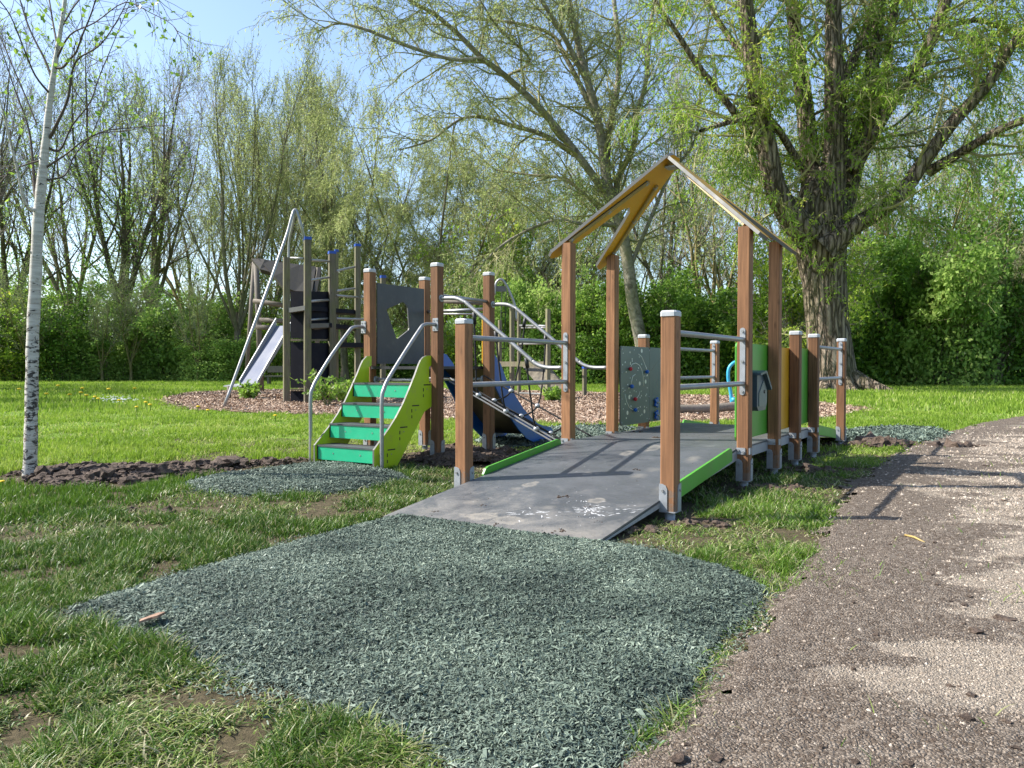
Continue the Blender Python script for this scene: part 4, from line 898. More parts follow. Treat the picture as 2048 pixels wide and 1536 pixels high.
# mud on the ramp
ml = []
for px, py in ((1085, 987), (1255, 873), (1265, 868), (1197, 1003), (1115, 1062), (1125, 1066), (1100, 1058), (935, 1035), (855, 1010), (1250, 945)):
    ml.append((px, py))
MUDL = [(-.62, -.18, 7, .012), (-.40, -.32, 3, .007), (-.9, 2.05, 8, .014), (-1.3, 2.55, 5, .016), (-.30, -.78, 10, .008), (-.7, -.80, 8, .006), (-1.2, -.72, 8, .006), (-.5, .62, 6, .01), (-1.0, -.5, 4, .006), (-.2, -.55, 5, .005)]
xs_, ys_, zs_, ss_ = [], [], [], []
for x, y, n_, s_ in MUDL:
    for _ in range(n_):
        a = x+random.gauss(0, s_*2.2); b2 = y+random.gauss(0, s_*2.2); a = min(max(a, DX0+.02), DX1-.02); W_ = toW(a, b2, 0); xs_.append(W_[:2]); zs_.append(zramp(b2)+s_*.12); ss_.append(s_*random.uniform(.4, 1.1))
for _ in range(60):
    a = random.uniform(DX0+.03, DX1-.03); b2 = random.uniform(-.8, 2.6); W_ = toW(a, b2, 0); xs_.append(W_[:2]); zs_.append(zramp(b2)+.001); ss_.append(random.uniform(.0015, .004))
clods('ramp_mud', np.array(xs_), np.array(zs_), np.array(ss_), 'crumbs of dried mud dropped on the grey ramp', flat=.5)
st = MB(); a = at(1810, 1083, .9*1600/(1083-734.5)); b2 = at(1850, 1098, .9*1600/(1098-734.5)); st.tube([(a[0], a[1], .03), ((a[0]+b2[0])/2, (a[1]+b2[1])/2+.004, .036), (b2[0], b2[1], .028)], [.005, .006, .004], M['batten'], 8)
tag(st.build('twig'), 'pale peeled stick lying on the path', 'stick')
bk = MB(); a = at(285, 1270, .9*1600/(1270-734.5)); L = [(math.cos(2*PI*i/9)*(.045+.012*math.sin(i*2.3)), math.sin(2*PI*i/9)*(.026+.008*math.cos(i*3.1))) for i in range(9)]
bk.prism([L], lambda p, q, t: (a[0]+.03+p, a[1]+q, .05+t+.3*p), 0, .008, M['chipbase']); tag(bk.build('bark_piece'), 'flat brown piece of bark lying on the green rubber mulch', 'bark piece')

# ------------------------------------------------------------------ GRASS
DECKP = [toW(*p)[:2] for p in ((DX0-.02, -.93), (DX1+.02, -.93), (DX1+.02, .6), (DX0-.02, .6))]
def pedge(x, y):
    d_ = np.full(len(x), 9.)
    for a_, b_ in zip(PEDGE, PEDGE[1:]):
        a_ = np.array(a_); b_ = np.array(b_); ab = b_-a_; t = np.clip(((x-a_[0])*ab[0]+(y-a_[1])*ab[1])/(ab@ab), 0, 1); d_ = np.minimum(d_, np.hypot(x-a_[0]-t*ab[0], y-a_[1]-t*ab[1]))
    return d_
def lawn_mask(x, y):
    jx = (fbm(x, y, 7, 3, 1)-.5)*.14; jy = (fbm(x, y, 7, 3, 4)-.5)*.14
    k = np.ones(len(x), bool)
    k &= ~(inpoly(x+(fbm(x, y, 6, 3, 1)-.5)*.44, y+(fbm(x, y, 6, 3, 4)-.5)*.44, PATH) & (rng.random(len(x)) > .006+.42*np.exp(-pedge(x, y)/.075)))
    for P, prot in ((DECKP, .02), (MULCH, .02), (MULCH2, .0), (MULCH3, .0), (MULCH4, .0), (SOIL_A, 0)): k &= ~inpoly(x+jx*.5, y+jy*.5, P)
    k &= ~inpoly(x+jx*5, y+jy*5, CHIPS)
    return k
def blades(name, xy, Lh, Wd, rnd, lean, seg, label, z0=None, mat='grass'):
    n = len(xy); ya = rng.random(n)*2*PI; d = np.stack([np.cos(ya), np.sin(ya)], 1); s = np.stack([-np.sin(ya), np.cos(ya), np.zeros(n)], 1)
    rot = rng.random(n)*2*PI; s = np.stack([np.cos(rot), np.sin(rot), np.zeros(n)], 1)
    z0 = np.zeros(n) if z0 is None else z0
    V = np.empty((n, 2*seg+1, 3)); a = lean*.35; p = np.concatenate([xy, z0[:, None]], 1)
    for i in range(seg+1):
        t = i/seg; wf = (1-t)**.7 if i < seg else 0
        if i < seg: V[:, 2*i] = p-s*(Wd*.5*wf)[:, None]; V[:, 2*i+1] = p+s*(Wd*.5*wf)[:, None]
        else: V[:, 2*seg] = p
        st_ = Lh/seg; p = p+np.concatenate([d*(np.sin(a)*st_)[:, None], (np.cos(a)*st_)[:, None]], 1); a = a+lean*(.65/max(seg-1, 1))
        p[:, 2] = np.maximum(p[:, 2], .006)
    b = np.arange(n)[:, None]*(2*seg+1); F4 = [b+np.array([[2*i, 2*i+1, 2*i+3, 2*i+2]]) for i in range(seg-1)]; F3 = b+np.array([[2*seg-2, 2*seg-1, 2*seg]])
    o = np_mesh(name, V.reshape(-1, 3), ([np.concatenate(F4)] if F4 else [])+[F3], [M[mat]], rnd=np.repeat(rnd, 2*seg+1)); return tag(o, label, 'grass', None, 'stuff')
def wear(x, y):
    """0 = lush lawn, 1 = trampled and muddy round the building site"""
    site = np.exp(-(np.maximum(0, edist(x, y, FOOT)*np.where(inpoly(x, y, FOOT), 0, 1))/1.3)**2)*.8
    near = np.clip(1.15-np.hypot(x*.8, y)/6.2, 0, 1)
    sB = np.exp(-(np.maximum(0, edist(x, y, SOIL_B)*np.where(inpoly(x, y, SOIL_B), 0, 1))/.5)**2)
    left = np.clip((-x-1.2)/2.0, 0, 1)*np.clip((y-3.5), 0, 1)
    return np.clip(np.maximum(np.maximum(site, near), sB)-.35*left*(1-near), 0, 1)
def grass_band(name, n, r0, r1, L0, W0, seg, label, p=1.0, a=.74, mat='grass'):
    xy, rr = view_scatter(n, r0, r1, -a, a, p); x, y = xy.T; k = lawn_mask(x, y); xy = xy[k]; rr = rr[k]; x, y = xy.T
    wr = wear(x, y); tuft = fbm(x, y, 5.5, 3, 2); bare = fbm(x, y, 1.3, 4, 6); pat = fbm(x, y, .55, 3, 5)
    dens = np.clip((tuft-.42)*7+1.05-wr*.55, .10, 1)*np.where(bare+wr*.16 > .585, .24, 1)
    inB = inpoly(x, y, SOIL_B); dens = np.where(inB, dens*.12, dens)
    under = inpoly(x, y, FOOT); dens = np.where(under, dens*.35, dens)
    k = rng.random(len(x)) < dens; xy = xy[k]; rr = rr[k]; wr = wr[k]; tuft = tuft[k]; pat = pat[k]; bare = bare[k]; n = len(xy); flat_ = np.clip((bare+wr*.16-.52)*12, 0, 1)
    Lh = L0*rng.uniform(.55, 1.25, n)*(.55+.9*np.clip((tuft-.3)*2.2, 0, 1))*(1-.1*wr)
    lean = np.abs(rng.normal(.6, .4, n))+wr*rng.uniform(.3, 2.0, n)+flat_*.9
    r = (.24 if mat == 'grass' else .32)+.34*rng.random(n)+(pat-.5)*.6+(tuft-.5)*.22-.05*wr; straw = rng.random(n) < .05+.26*wr+.30*flat_; r = np.where(straw, rng.uniform(.72, 1, n), np.clip(r, 0, .76))
    return blades(name, xy, Lh, W0*rng.uniform(.6, 1.3, n)*np.clip(rr/r0, 1, 1.6), r, lean, seg, label, mat=mat)
grass_band('grass', 300000, 1.35, 3.4, .066, .0034, 4, 'trampled olive and straw coloured grass closest to the viewer, left of the mulch')
grass_band('grass', 380000, 3.4, 8, .064, .0046, 3, 'patchy worn grass around the ramp, stairs and birch')
grass_band('grass', 330000, 8, 18, .065, .0105, 2, 'sunlit fresh green lawn around the wood chips', mat='lawn')
grass_band('grass', 330000, 18, 60, .10, .03, 1, 'bright mown lawn reaching back to the bushes', p=1.15, mat='lawn')

# dandelions and daisies
def flower_mesh():
    m = MB(); m.tube([(0, 0, 0), (.004, 0, .05), (.006, .002, .085)], .0035, M['leaf_mid'], 5); m.ball((.006, .002, .09), .024, M['dand'], 8, (1, 1, .4)); return m
M['dand'] = m_plain('dandelion_yellow', (.75, .50, .01), .7, 0, .1); M['daisy'] = m_plain('daisy_white', (.78, .78, .74), .7, 0, .08)
fl0 = flower_mesh().build('dandelion'); first = True
for zx, zy in ((370, 278), (515, 322), (530, 295), (555, 340), (612, 350), (630, 362), (875, 415), (965, 400), (930, 385), (1268, 412), (1335, 435), (1760, 470), (450, 335), (860, 295), (22, 905), (700, 300), (300, 330), (120, 300), (760, 372)):
    PX, PY = zx/3.2, 700+zy/3.2
    d_ = .9*1600/(PY-734.5); p_ = at(PX, PY, d_)
    o = fl0 if first else fl0.copy()
    if not first: C.objects.link(o)
    first = False; s_ = max(.8, d_/9); o.location = (p_[0], p_[1], 0); o.scale = (s_,)*3; o.rotation_euler = (0, 0, zx)
    tag(o, 'small yellow dandelion flower standing in the lawn', 'flower', 'dandelions in the lawn')
pts = []
for _ in range(90):
    px = random.gauss(232, 24); py = random.gauss(803, 3); d_ = .9*1600/(py-734.5); pts.append(at(px, py, d_))
V = []; F = []
dm = MB()
for p_ in pts: dm.ball((p_[0], p_[1], .075), .03, M['daisy'], 6, (1, 1, .3))
tag(dm.build('daisies'), 'white daisies flowering in the lawn left of the wood chips', 'daisies', None, 'stuff')
# ------------------------------------------------------------------ TREES
def unit(v): return v/np.maximum(np.linalg.norm(v, axis=-1, keepdims=True), 1e-9)
def grow(P0, D, L, R0, K, g, wig=.15, trop=(0, 0, 0), taper=.25, tcurve=1.0):
    n = len(P0); P = np.empty((n, K+1, 3)); P[:, 0] = P0; d = unit(D); tr = np.asarray(trop, float)
    for k in range(K):
        d = unit(d+g.normal(0, wig, (n, 3))+tr*((k+1)/K)**tcurve); P[:, k+1] = P[:, k]+d*(L/K)[:, None]
    t = np.linspace(0, 1, K+1); return P, R0[:, None]*(1-(1-taper)*t)
def spawn(P, Rd, n, g, t0=.2, t1=1.0, ang=45, sd=10, up=0):
    """n children per branch: start, direction, parent radius there, position along"""
    B, K1 = Rd.shape; t = t0+(t1-t0)*(np.arange(n)[None]+g.random((B, n)))/n; u = np.clip(t*(K1-1), 0, K1-1.001); i = u.astype(int); f = (u-i)[..., None]
    b = np.arange(B)[:, None]; A = P[b, i]; Bq = P[b, i+1]; S = A*(1-f)+Bq*f; T = unit(Bq-A); r = Rd[b, i]*(1-f[..., 0])+Rd[b, i+1]*f[..., 0]
    q = g.normal(0, 1, S.shape); q[..., 2] += up; q = unit(q-T*(q*T).sum(-1, keepdims=True)); a = np.radians(g.normal(ang, sd, t.shape))[..., None]
    D = T*np.cos(a)+q*np.sin(a); return S.reshape(-1, 3), D.reshape(-1, 3), r.ravel(), t.ravel()
def tubes(P, Rd, sides):
    n, K1, _ = P.shape; T = np.empty_like(P); T[:, 1:-1] = P[:, 2:]-P[:, :-2]; T[:, 0] = P[:, 1]-P[:, 0]; T[:, -1] = P[:, -1]-P[:, -2]; T = unit(T)
    ref = np.where(np.abs(T[:, :1, 2:3]) > .8, np.array([1., 0, 0]), np.array([0, 0, 1.])); ref = np.broadcast_to(ref, T.shape); a = unit(np.cross(T, ref)); b = np.cross(T, a)
    q = np.arange(sides)*2*PI/sides; V = P[:, :, None]+Rd[:, :, None, None]*(a[:, :, None]*np.cos(q)[None, None, :, None]+b[:, :, None]*np.sin(q)[None, None, :, None])
    base = np.arange(n)[:, None, None]*K1*sides+np.arange(K1-1)[None, :, None]*sides; k = np.arange(sides)[None, None]; k2 = (k+1) % sides
    F = np.stack([base+k, base+k2, base+sides+k2, base+sides+k], -1).reshape(-1, 4); return V.reshape(-1, 3), F
def leaves(P, Rd, n, g, size, ratio=.4, droop=0, spread=.0, t0=.1, dirs=None):
    S, D, r, t = spawn(P, Rd, n, g, t0, 1.0, 55, 20); S = S+g.normal(0, spread, S.shape) if spread else S
    D = unit(D+np.array([0, 0, -droop])+g.normal(0, .35, D.shape)); s = unit(np.cross(D, g.normal(0, 1, D.shape))); m = len(S)
    L = (size*g.uniform(.55, 1.3, m))[:, None]; W_ = L*ratio*.5; V = np.stack([S, S+D*L*.45+s*W_, S+D*L, S+D*L*.45-s*W_], 1)
    return V.reshape(-1, 3), (np.arange(m)[:, None]*4+np.arange(4)[None])
class Tree:
    def __init__(s): s.tr = []; s.tw = []; s.lf = []
    def wood(s, P, Rd, sides, fine=False): (s.tw if fine else s.tr).append(tubes(P, Rd, sides))
    def leaf(s, VF, rnd): s.lf.append((VF[0], VF[1], np.repeat(rnd, 4)))
    @staticmethod
    def cat(L):
        o = 0; V = []; F = []
        for v, f in L: V.append(v); F.append(f+o); o += len(v)
        return np.concatenate(V), np.concatenate(F)
    def build(s, name, bark, twig, leafm, loc=(0, 0, 0), **kw):
        root = empty(name, loc); tag(root, **kw); off = np.array(loc)
        V, F = s.cat(s.tr); np_mesh('trunk', V-off, [F], [M[bark]], smooth=True, parent=root)
        V, F = s.cat(s.tw); mi = np.zeros(len(F), int); rn = np.zeros(len(V)); nt = len(F)
        if s.lf:
            Vl, Fl = s.cat([(a, b) for a, b, _ in s.lf]); Fl = Fl+len(V); V = np.concatenate([V, Vl]); F = np.concatenate([F, Fl]); mi = np.concatenate([mi, np.ones(len(Fl), int)]); rn = np.concatenate([rn]+[c for _, _, c in s.lf])
        np_mesh('crown', V-off, [F], [M[twig], M[leafm]], mi=mi, rnd=rn, parent=root); return root
def poly(P, Rd, n=None):
    """resampled smooth limb from traced points"""
    L = smooth_line(P, 4); r = np.interp(np.linspace(0, 1, len(L)), np.linspace(0, 1, len(Rd)), Rd); return np.array([p[:] for p in L])[None], np.array(r)[None]

def bare_tree(seed, H, stems=5, spread=.35, r0=.22, fork=.12, bang=35, twigs=(9, 8, 7), fine=3, leafn=2, leafs=.10, droop=0., trop=.12, wig=.10, tw=.016, lratio=.45, base_len=.36, ivy=0, single=False):
    g = np.random.default_rng(seed); T = Tree()
    P, Rd = grow(np.zeros((1, 3)), np.array([[0, 0, 1.]]), np.array([H*fork]), np.array([r0*1.25]), 4, g, .03, taper=.85); P[:, 0, 2] = -.1
    Rd[:, 0] *= 1.35; T.wood(P, Rd, 10); top = P[0, -1]
    az = np.arange(stems)*2*PI/stems+g.normal(0, .35, stems); tl = g.uniform(.35, 1.0, stems)*spread
    if single: tl[0] = .03
    D = np.stack([np.cos(az)*np.sin(tl), np.sin(az)*np.sin(tl), np.cos(tl)], 1); hs = H*(1-fork)*g.uniform(.78, 1.0, stems)
    P1, R1 = grow(np.repeat(top[None], stems, 0)-np.array([0, 0, .15]), D, hs, r0*g.uniform(.5, .8, stems), 12, g, wig*.5, (0, 0, trop*.6), .08); T.wood(P1, R1, 7)
    S, D, r, t = spawn(P1, R1, twigs[0], g, .10, .97, bang, 9, .3); L = H*base_len*(1.05-t*.8)*g.uniform(.6, 1.15, len(t))
    P2, R2 = grow(S, D, L, r*g.uniform(.35, .6, len(r)), 7, g, wig, (0, 0, trop-droop*.4), .15); T.wood(P2, R2, 4)
    S, D, r, t = spawn(P2, R2, twigs[1], g, .15, 1, bang, 12, .2); L = H*.12*(1.15-t*.6)*g.uniform(.5, 1.2, len(t))
    P3_, R3 = grow(S, D, L, np.maximum(r*.5, tw*1.0), 4, g, wig*1.2, (0, 0, trop-droop), .4); T.wood(P3_, R3, 3, True)
    S, D, r, t = spawn(P3_, R3, twigs[2], g, .15, 1, bang, 14, .1); L = H*.045*g.uniform(.5, 1.3, len(t))
    P4, R4 = grow(S, D, L, np.full(len(r), tw*.62), 2, g, wig*1.5, (0, 0, trop*.8-droop*1.2), .5); T.wood(P4, R4, 3, True)
    if leafn:
        VF = leaves(P4, R4, leafn, g, leafs, lratio, droop); cl = fbm(VF[0][::4, 0]+VF[0][::4, 2], VF[0][::4, 1]-VF[0][::4, 2]*.6, .5, 3, seed % 8)
        T.leaf(VF, np.clip(.5+(cl-.5)*1.2+g.normal(0, .15, len(VF[1])), 0, 1))
    if ivy:
        h = g.random(ivy)*.62*H*(1-fork); k = g.integers(0, stems, ivy); u = h/(H*(1-fork))*12; i = np.clip(u.astype(int), 0, 11); c = P1[k, i]+(P1[k, i+1]-P1[k, i])*(u-i)[:, None]+g.normal(0, .45, (ivy, 3))
        c = c.repeat(14, 0)+g.normal(0, .22, (ivy*14, 3)); q = unit(g.normal(0, 1, c.shape)); s_ = unit(np.cross(q, g.normal(0, 1, c.shape))); L = .12*g.uniform(.6, 1.3, len(c))[:, None]
        V = np.stack([c, c+q*L*.5+s_*L*.35, c+q*L, c+q*L*.5-s_*L*.35], 1).reshape(-1, 3); T.leaf((V, np.arange(len(c))[:, None]*4+np.arange(4)[None]), np.clip(g.normal(.6, .22, len(c)), 0, 1))
    return T

GB = 'trees behind the lawn'
def place(proto, px, Y, s=1.0, rz=0., label=None, first=[set()]):
    used = first[0]
    r = proto if proto.name not in used else copy_tree(proto); used.add(proto.name)
    Y = Y*1.10 if px < 1000 else Y; s = s*1.10 if px < 1000 else s; p = at(px, 760, Y); r.location = (p[0], Y, 0); r.rotation_euler = (0, 0, rz); r.scale = (s, s, s*1.0)
    tag(r, label, 'tree', GB); return r
tA = bare_tree(11, 20, 5, .42, .26, .20, 28, (11, 9, 8), leafn=1, leafs=.11, tw=.012, trop=.16, single=True).build('deciduous_tree', 'bark_grey', 'twig_grey', 'leaf_olive')
tB = bare_tree(12, 20, 7, .46, .20, .16, 22, (11, 9, 7), leafn=3, leafs=.16, trop=.2, lratio=.32, tw=.012).build('deciduous_tree', 'bark_grey', 'twig_olive', 'leaf_pale')
tC = bare_tree(13, 18, 5, .42, .28, .18, 30, (10, 8, 6), leafn=3, leafs=.15, tw=.012, ivy=300).build('deciduous_tree', 'bark_dark', 'twig_brown', 'leaf_fresh')
tD = bare_tree(14, 17, 7, .8, .17, .10, 42, (12, 10, 8), leafn=10, leafs=.18, droop=.5, trop=.0, lratio=.22, tw=.009).build('deciduous_tree', 'bark_grey', 'twig_olive', 'leaf_olive')
tE = bare_tree(15, 19, 5, .45, .24, .14, 34, (9, 8, 7), leafn=4, leafs=.17, tw=.013, wig=.12).build('deciduous_tree', 'bark_yellow', 'twig_grey', 'leaf_pale')
tF = bare_tree(16, 16, 7, .9, .22, .14, 38, (9, 8, 6), leafn=4, leafs=.17, tw=.012, wig=.12).build('deciduous_tree', 'bark_yellow', 'twig_olive', 'leaf_mid')
SPEC = [
 (tA, -60, 46, 1.05, 0.3, 'dark bare tree at the left edge of the photo, behind the birch trunk'),
 (tC, 8, 52, 1.15, 1.0, 'dark ivy-grown tree just left of the birch trunk'),
 (tA, 150, 60, 1.10, 2.0, 'bare greyish tree right behind the upper birch branches'),
 (tC, 235, 52, 1.20, 0.2, 'dark ivy-clad tree with leafy clumps between the birch and the steel pole'),
 (tA, 300, 57, 1.12, 4.1, 'tall bare tree with fine purplish twigs right of the ivy-clad tree'),
 (tE, 385, 62, 1.05, 2.6, 'slender bare tree halfway between the ivy-clad tree and the old tower'),
 (tB, 475, 47, .92, 0.4, 'fan-shaped bare tree rising just left of the old hut roof'),
 (tB, 545, 60, 1.14, 1.7, 'tall pale budding tree directly above the old log hut'),
 (tB, 615, 66, 1.16, 3.9, 'tall pale budding tree behind the top of the steel slide pole'),
 (tB, 690, 50, .96, 2.9, 'many-stemmed budding tree above the blue-capped old posts'),
 (tD, 740, 56, 1.0, 2.2, 'olive green drooping tree above the dark window panel of the stair tower'),
 (tD, 855, 47, 1.0, 0.9, 'olive green weeping tree above the stair tower posts'),
 (tD, 985, 50, .98, 4.4, 'rounded olive tree filling the gap right of the stair tower'),
 (tF, 1090, 60, 1.1, 0.4, 'spreading bare tree left of the ochre roof frame'),
 (tE, 1160, 66, 1.15, 3.0, 'bare tree far behind the left leg of the roof frame'),
 (tA, 1330, 62, 1.18, 5.0, 'bare tree right behind the peak of the roof frame'),
 (tE, 1420, 50, 1.0, 1.2, 'thin-stemmed tree under the right slope of the roof frame'),
 (tF, 1480, 64, 1.2, 2.1, 'spreading bare tree just left of the big willow trunk'),
 (tA, 1600, 70, 1.2, 0.9, 'bare tree seen between the limbs of the big willow'),
 (tF, 1835, 46, 1.0, 0.0, 'yellow-barked spreading tree right of the big willow'),
 (tE, 1790, 52, 1.0, 4.0, 'upright yellowish tree close right of the willow trunk'),
 (tE, 1930, 58, 1.12, 5.2, 'yellow-barked upright tree near the right edge of the photo'),
 (tF, 2080, 54, 1.05, 3.3, 'spreading tree at the right edge of the photo'),
 (tA, 1700, 66, 1.1, 3.6, 'bare tree hidden behind the right limbs of the willow'),
 (tD, 1255, 70, 1.0, 1.5, 'olive budding tree under the roof frame, beyond the pale birch-like trunk'),
 (tA, 2200, 60, 1.2, 1.0, 'bare tree just outside the right side of the shrubbery'),
]
for s_ in SPEC: place(s_[0], s_[1], s_[2], s_[3], s_[4], s_[5])

# trees outside the frame on the left: they shade the lawn
for pX, pY, s_, rz, lb in ((-29, 25, 1.1, 2.0, 'tree beyond the left edge of the photo shading the middle of the lawn'), (-33, 36, 1.2, 1.0, 'tree far beyond the left edge of the photo shading the back of the lawn')):
    r = copy_tree(tF); r.location = (pX, pY, 0); r.scale = (s_,)*3; r.rotation_euler = (0, 0, rz); tag(r, lb, 'tree', GB)

# --- big willow, traced limbs at its own distance
g = np.random.default_rng(21); Yw = 31.6; k_ = Yw/CAM_F
def traced(pts, Y, kpx, dy=0.0):
    n = len(pts); P = []; Rr = []
    for i, (x, y, r) in enumerate(pts): P.append(tuple(at(x, y, Y+dy*i/(n-1)))); Rr.append(r*kpx)
    return poly(P, Rr)
wt = Tree(); base = at(1665, 780, Yw); wloc = (base[0], Yw, 0)
LIMBS = [([(1668, 800, 80), (1668, 782, 64), (1664, 740, 52), (1655, 650, 46), (1648, 560, 48), (1640, 480, 58), (1640, 400, 50), (1650, 340, 30)], 0),
 ([(1620, 470, 40), (1580, 430, 30), (1550, 375, 25), (1533, 290, 23), (1516, 195, 21), (1503, 100, 19), (1490, 0, 17), (1478, -120, 13), (1460, -260, 6)], -1.5),
 ([(1635, 460, 40), (1624, 380, 25), (1618, 290, 22), (1605, 180, 20), (1592, 80, 17), (1583, 0, 15), (1570, -130, 11), (1560, -260, 5)], 1.5),
 ([(1650, 440, 44), (1662, 370, 33), (1672, 290, 27), (1670, 200, 24), (1668, 100, 20), (1667, 0, 17), (1672, -130, 12), (1660, -280, 5)], -.5),
 ([(1672, 200, 15), (1700, 130, 12), (1725, 80, 10), (1745, 10, 8), (1760, -80, 5)], 1),
 ([(1660, 450, 46), (1692, 370, 30), (1720, 270, 22), (1738, 165, 18), (1752, 65, 17), (1758, 0, 16), (1770, -120, 11), (1775, -260, 5)], 1.5),
 ([(1712, 320, 20), (1738, 270, 15), (1764, 180, 13), (1780, 80, 11), (1790, 0, 11), (1800, -120, 7)], 2.5),
 ([(1700, 340, 22), (1742, 275, 15), (1790, 195, 13), (1832, 140, 13), (1865, 72, 14), (1892, 0, 12), (1920, -90, 8), (1950, -200, 4)], -1.5),
 ([(1650, 500, 46), (1705, 455, 25), (1790, 400, 22), (1850, 320, 20), (1905, 245, 18), (1970, 175, 16), (2018, 100, 13), (2075, 20, 8), (2110, -60, 4)], -2.5),
 ([(1855, 345, 16), (1910, 312, 13), (1950, 288, 12), (1995, 262, 11), (2060, 238, 9), (2140, 230, 5)], -3.5),
 ([(1540, 330, 12), (1500, 270, 9), (1450, 200, 8), (1395, 130, 7), (1350, 60, 5), (1310, 0, 3)], -2),
 ([(1510, 150, 10), (1470, 90, 8), (1430, 30, 6), (1400, -40, 4)], 1),
 ([(1600, 330, 9), (1540, 240, 8), (1480, 240, 6), (1400, 262, 4)], -2),
 ([(1890, 60, 8), (1925, 75, 6), (1960, 100, 5), (1985, 150, 3)], 0),
 ([(1870, 60, 7), (1950, 40, 6), (2000, 55, 4), (2060, 60, 3)], 0)]
LP = []
for li, (pts, dy) in enumerate(LIMBS):
    P, Rd = traced(pts, Yw+(dy*.3), k_*(.88 if li == 0 else .66 if li in (8, 9) else .84), dy); wt.wood(P, Rd, 16 if pts[0][2] > 30 else 10); LP.append((P, Rd))
# root flare
for a_, l_ in ((0.0, 2.0), (2.9, 1.4), (-.7, 2.8), (-1.4, 1.9), (-2.2, 1.7), (1.5, 1.5)):
    P = np.array([[base[0]+math.cos(a_)*l_*t, Yw+math.sin(a_)*l_*t, .85*(1-t)**2.0+.02*(1-t)-.1*t] for t in np.linspace(.12, 1, 8)])[None]; wt.wood(P, np.array([.55*(1-t)**1.1+.04 for t in np.linspace(.12, 1, 8)])[None], 9)
first_ = True
for P, Rd in LP:
    main = Rd[0, 0] > 1.0 and first_; first_ = False
    ln = np.linalg.norm(np.diff(P[0], axis=0), axis=1).sum(); n = int(ln*(1.6 if not main else .9))+5
    S, D, r, t = spawn(P, Rd, n, g, .12 if not main else .35, 1, 58, 18, .15); L = g.uniform(1.4, 4.4, len(t))
    P2, R2 = grow(S, D, L, np.minimum(r*.3, .055)+.012, 6, g, .16, (0, 0, .02), .3); wt.wood(P2, R2, 4, True)
    S, D, r, t = spawn(P2, R2, 8, g, .3, 1, 50, 18); L = g.uniform(.5, 1.6, len(t))
    P3_, R3 = grow(S, D, L, np.full(len(t), .016), 5, g, .14, (0, 0, -.22), .5, 1.0); wt.wood(P3_, R3, 3, True)
    S, D, r, t = spawn(P3_, R3, 6, g, .15, 1, 40, 18); L = g.uniform(.3, .9, len(t))
    P4, R4 = grow(S, D, L, np.full(len(t), .008), 3, g, .12, (0, 0, -.45), .5); wt.wood(P4, R4, 3, True)
    hgt = P4[:, 1, 2]; pn = fbm(P4[:, 1, 0], P4[:, 1, 2], .55, 3, 3); keep = g.random(len(P4)) < np.clip((pn-.36)*6+.45, .2, 1)
    VF = leaves(P4[keep], R4[keep], 8, g, .16, .30, .55); c = fbm(VF[0][::4, 0], VF[0][::4, 2]+VF[0][::4, 1]*.3, .7, 3, 6); wt.leaf(VF, np.clip(.42+(c-.5)*1.1+g.normal(0, .16, len(c)), 0, 1))
# water shoots hanging close to the trunk
P, Rd = LP[0]; S, D, r, t = spawn(P, Rd, 30, g, .40, .95, 75, 20); k = S[:, 1] < Yw+.4; S, D, r = S[k], D[k], r[k]
S = S+unit(D)*np.minimum(r*.9, .9)[:, None]*.9; P2, R2 = grow(S, D, g.uniform(.8, 2.0, len(S)), np.full(len(S), .02), 6, g, .15, (0, 0, -.25), .4); wt.wood(P2, R2, 3, True)
S, D, r, t = spawn(P2, R2, 9, g, .2, 1, 50, 20); P3_, R3 = grow(S, D, g.uniform(.3, .7, len(t)), np.full(len(t), .008), 3, g, .12, (0, 0, -.4), .5); wt.wood(P3_, R3, 3, True)
VF = leaves(P3_, R3, 8, g, .15, .3, .5); c = fbm(VF[0][::4, 0], VF[0][::4, 2], .9, 3, 6); wt.leaf(VF, np.clip(.6+(c-.5)*1.0+g.normal(0, .16, len(c)), 0, 1))
willow = wt.build('willow_tree', 'bark_willow', 'twig_olive', 'leaf_bright', wloc, label='huge old willow with furrowed trunk and bright new leaves behind the right posts', cat='tree')

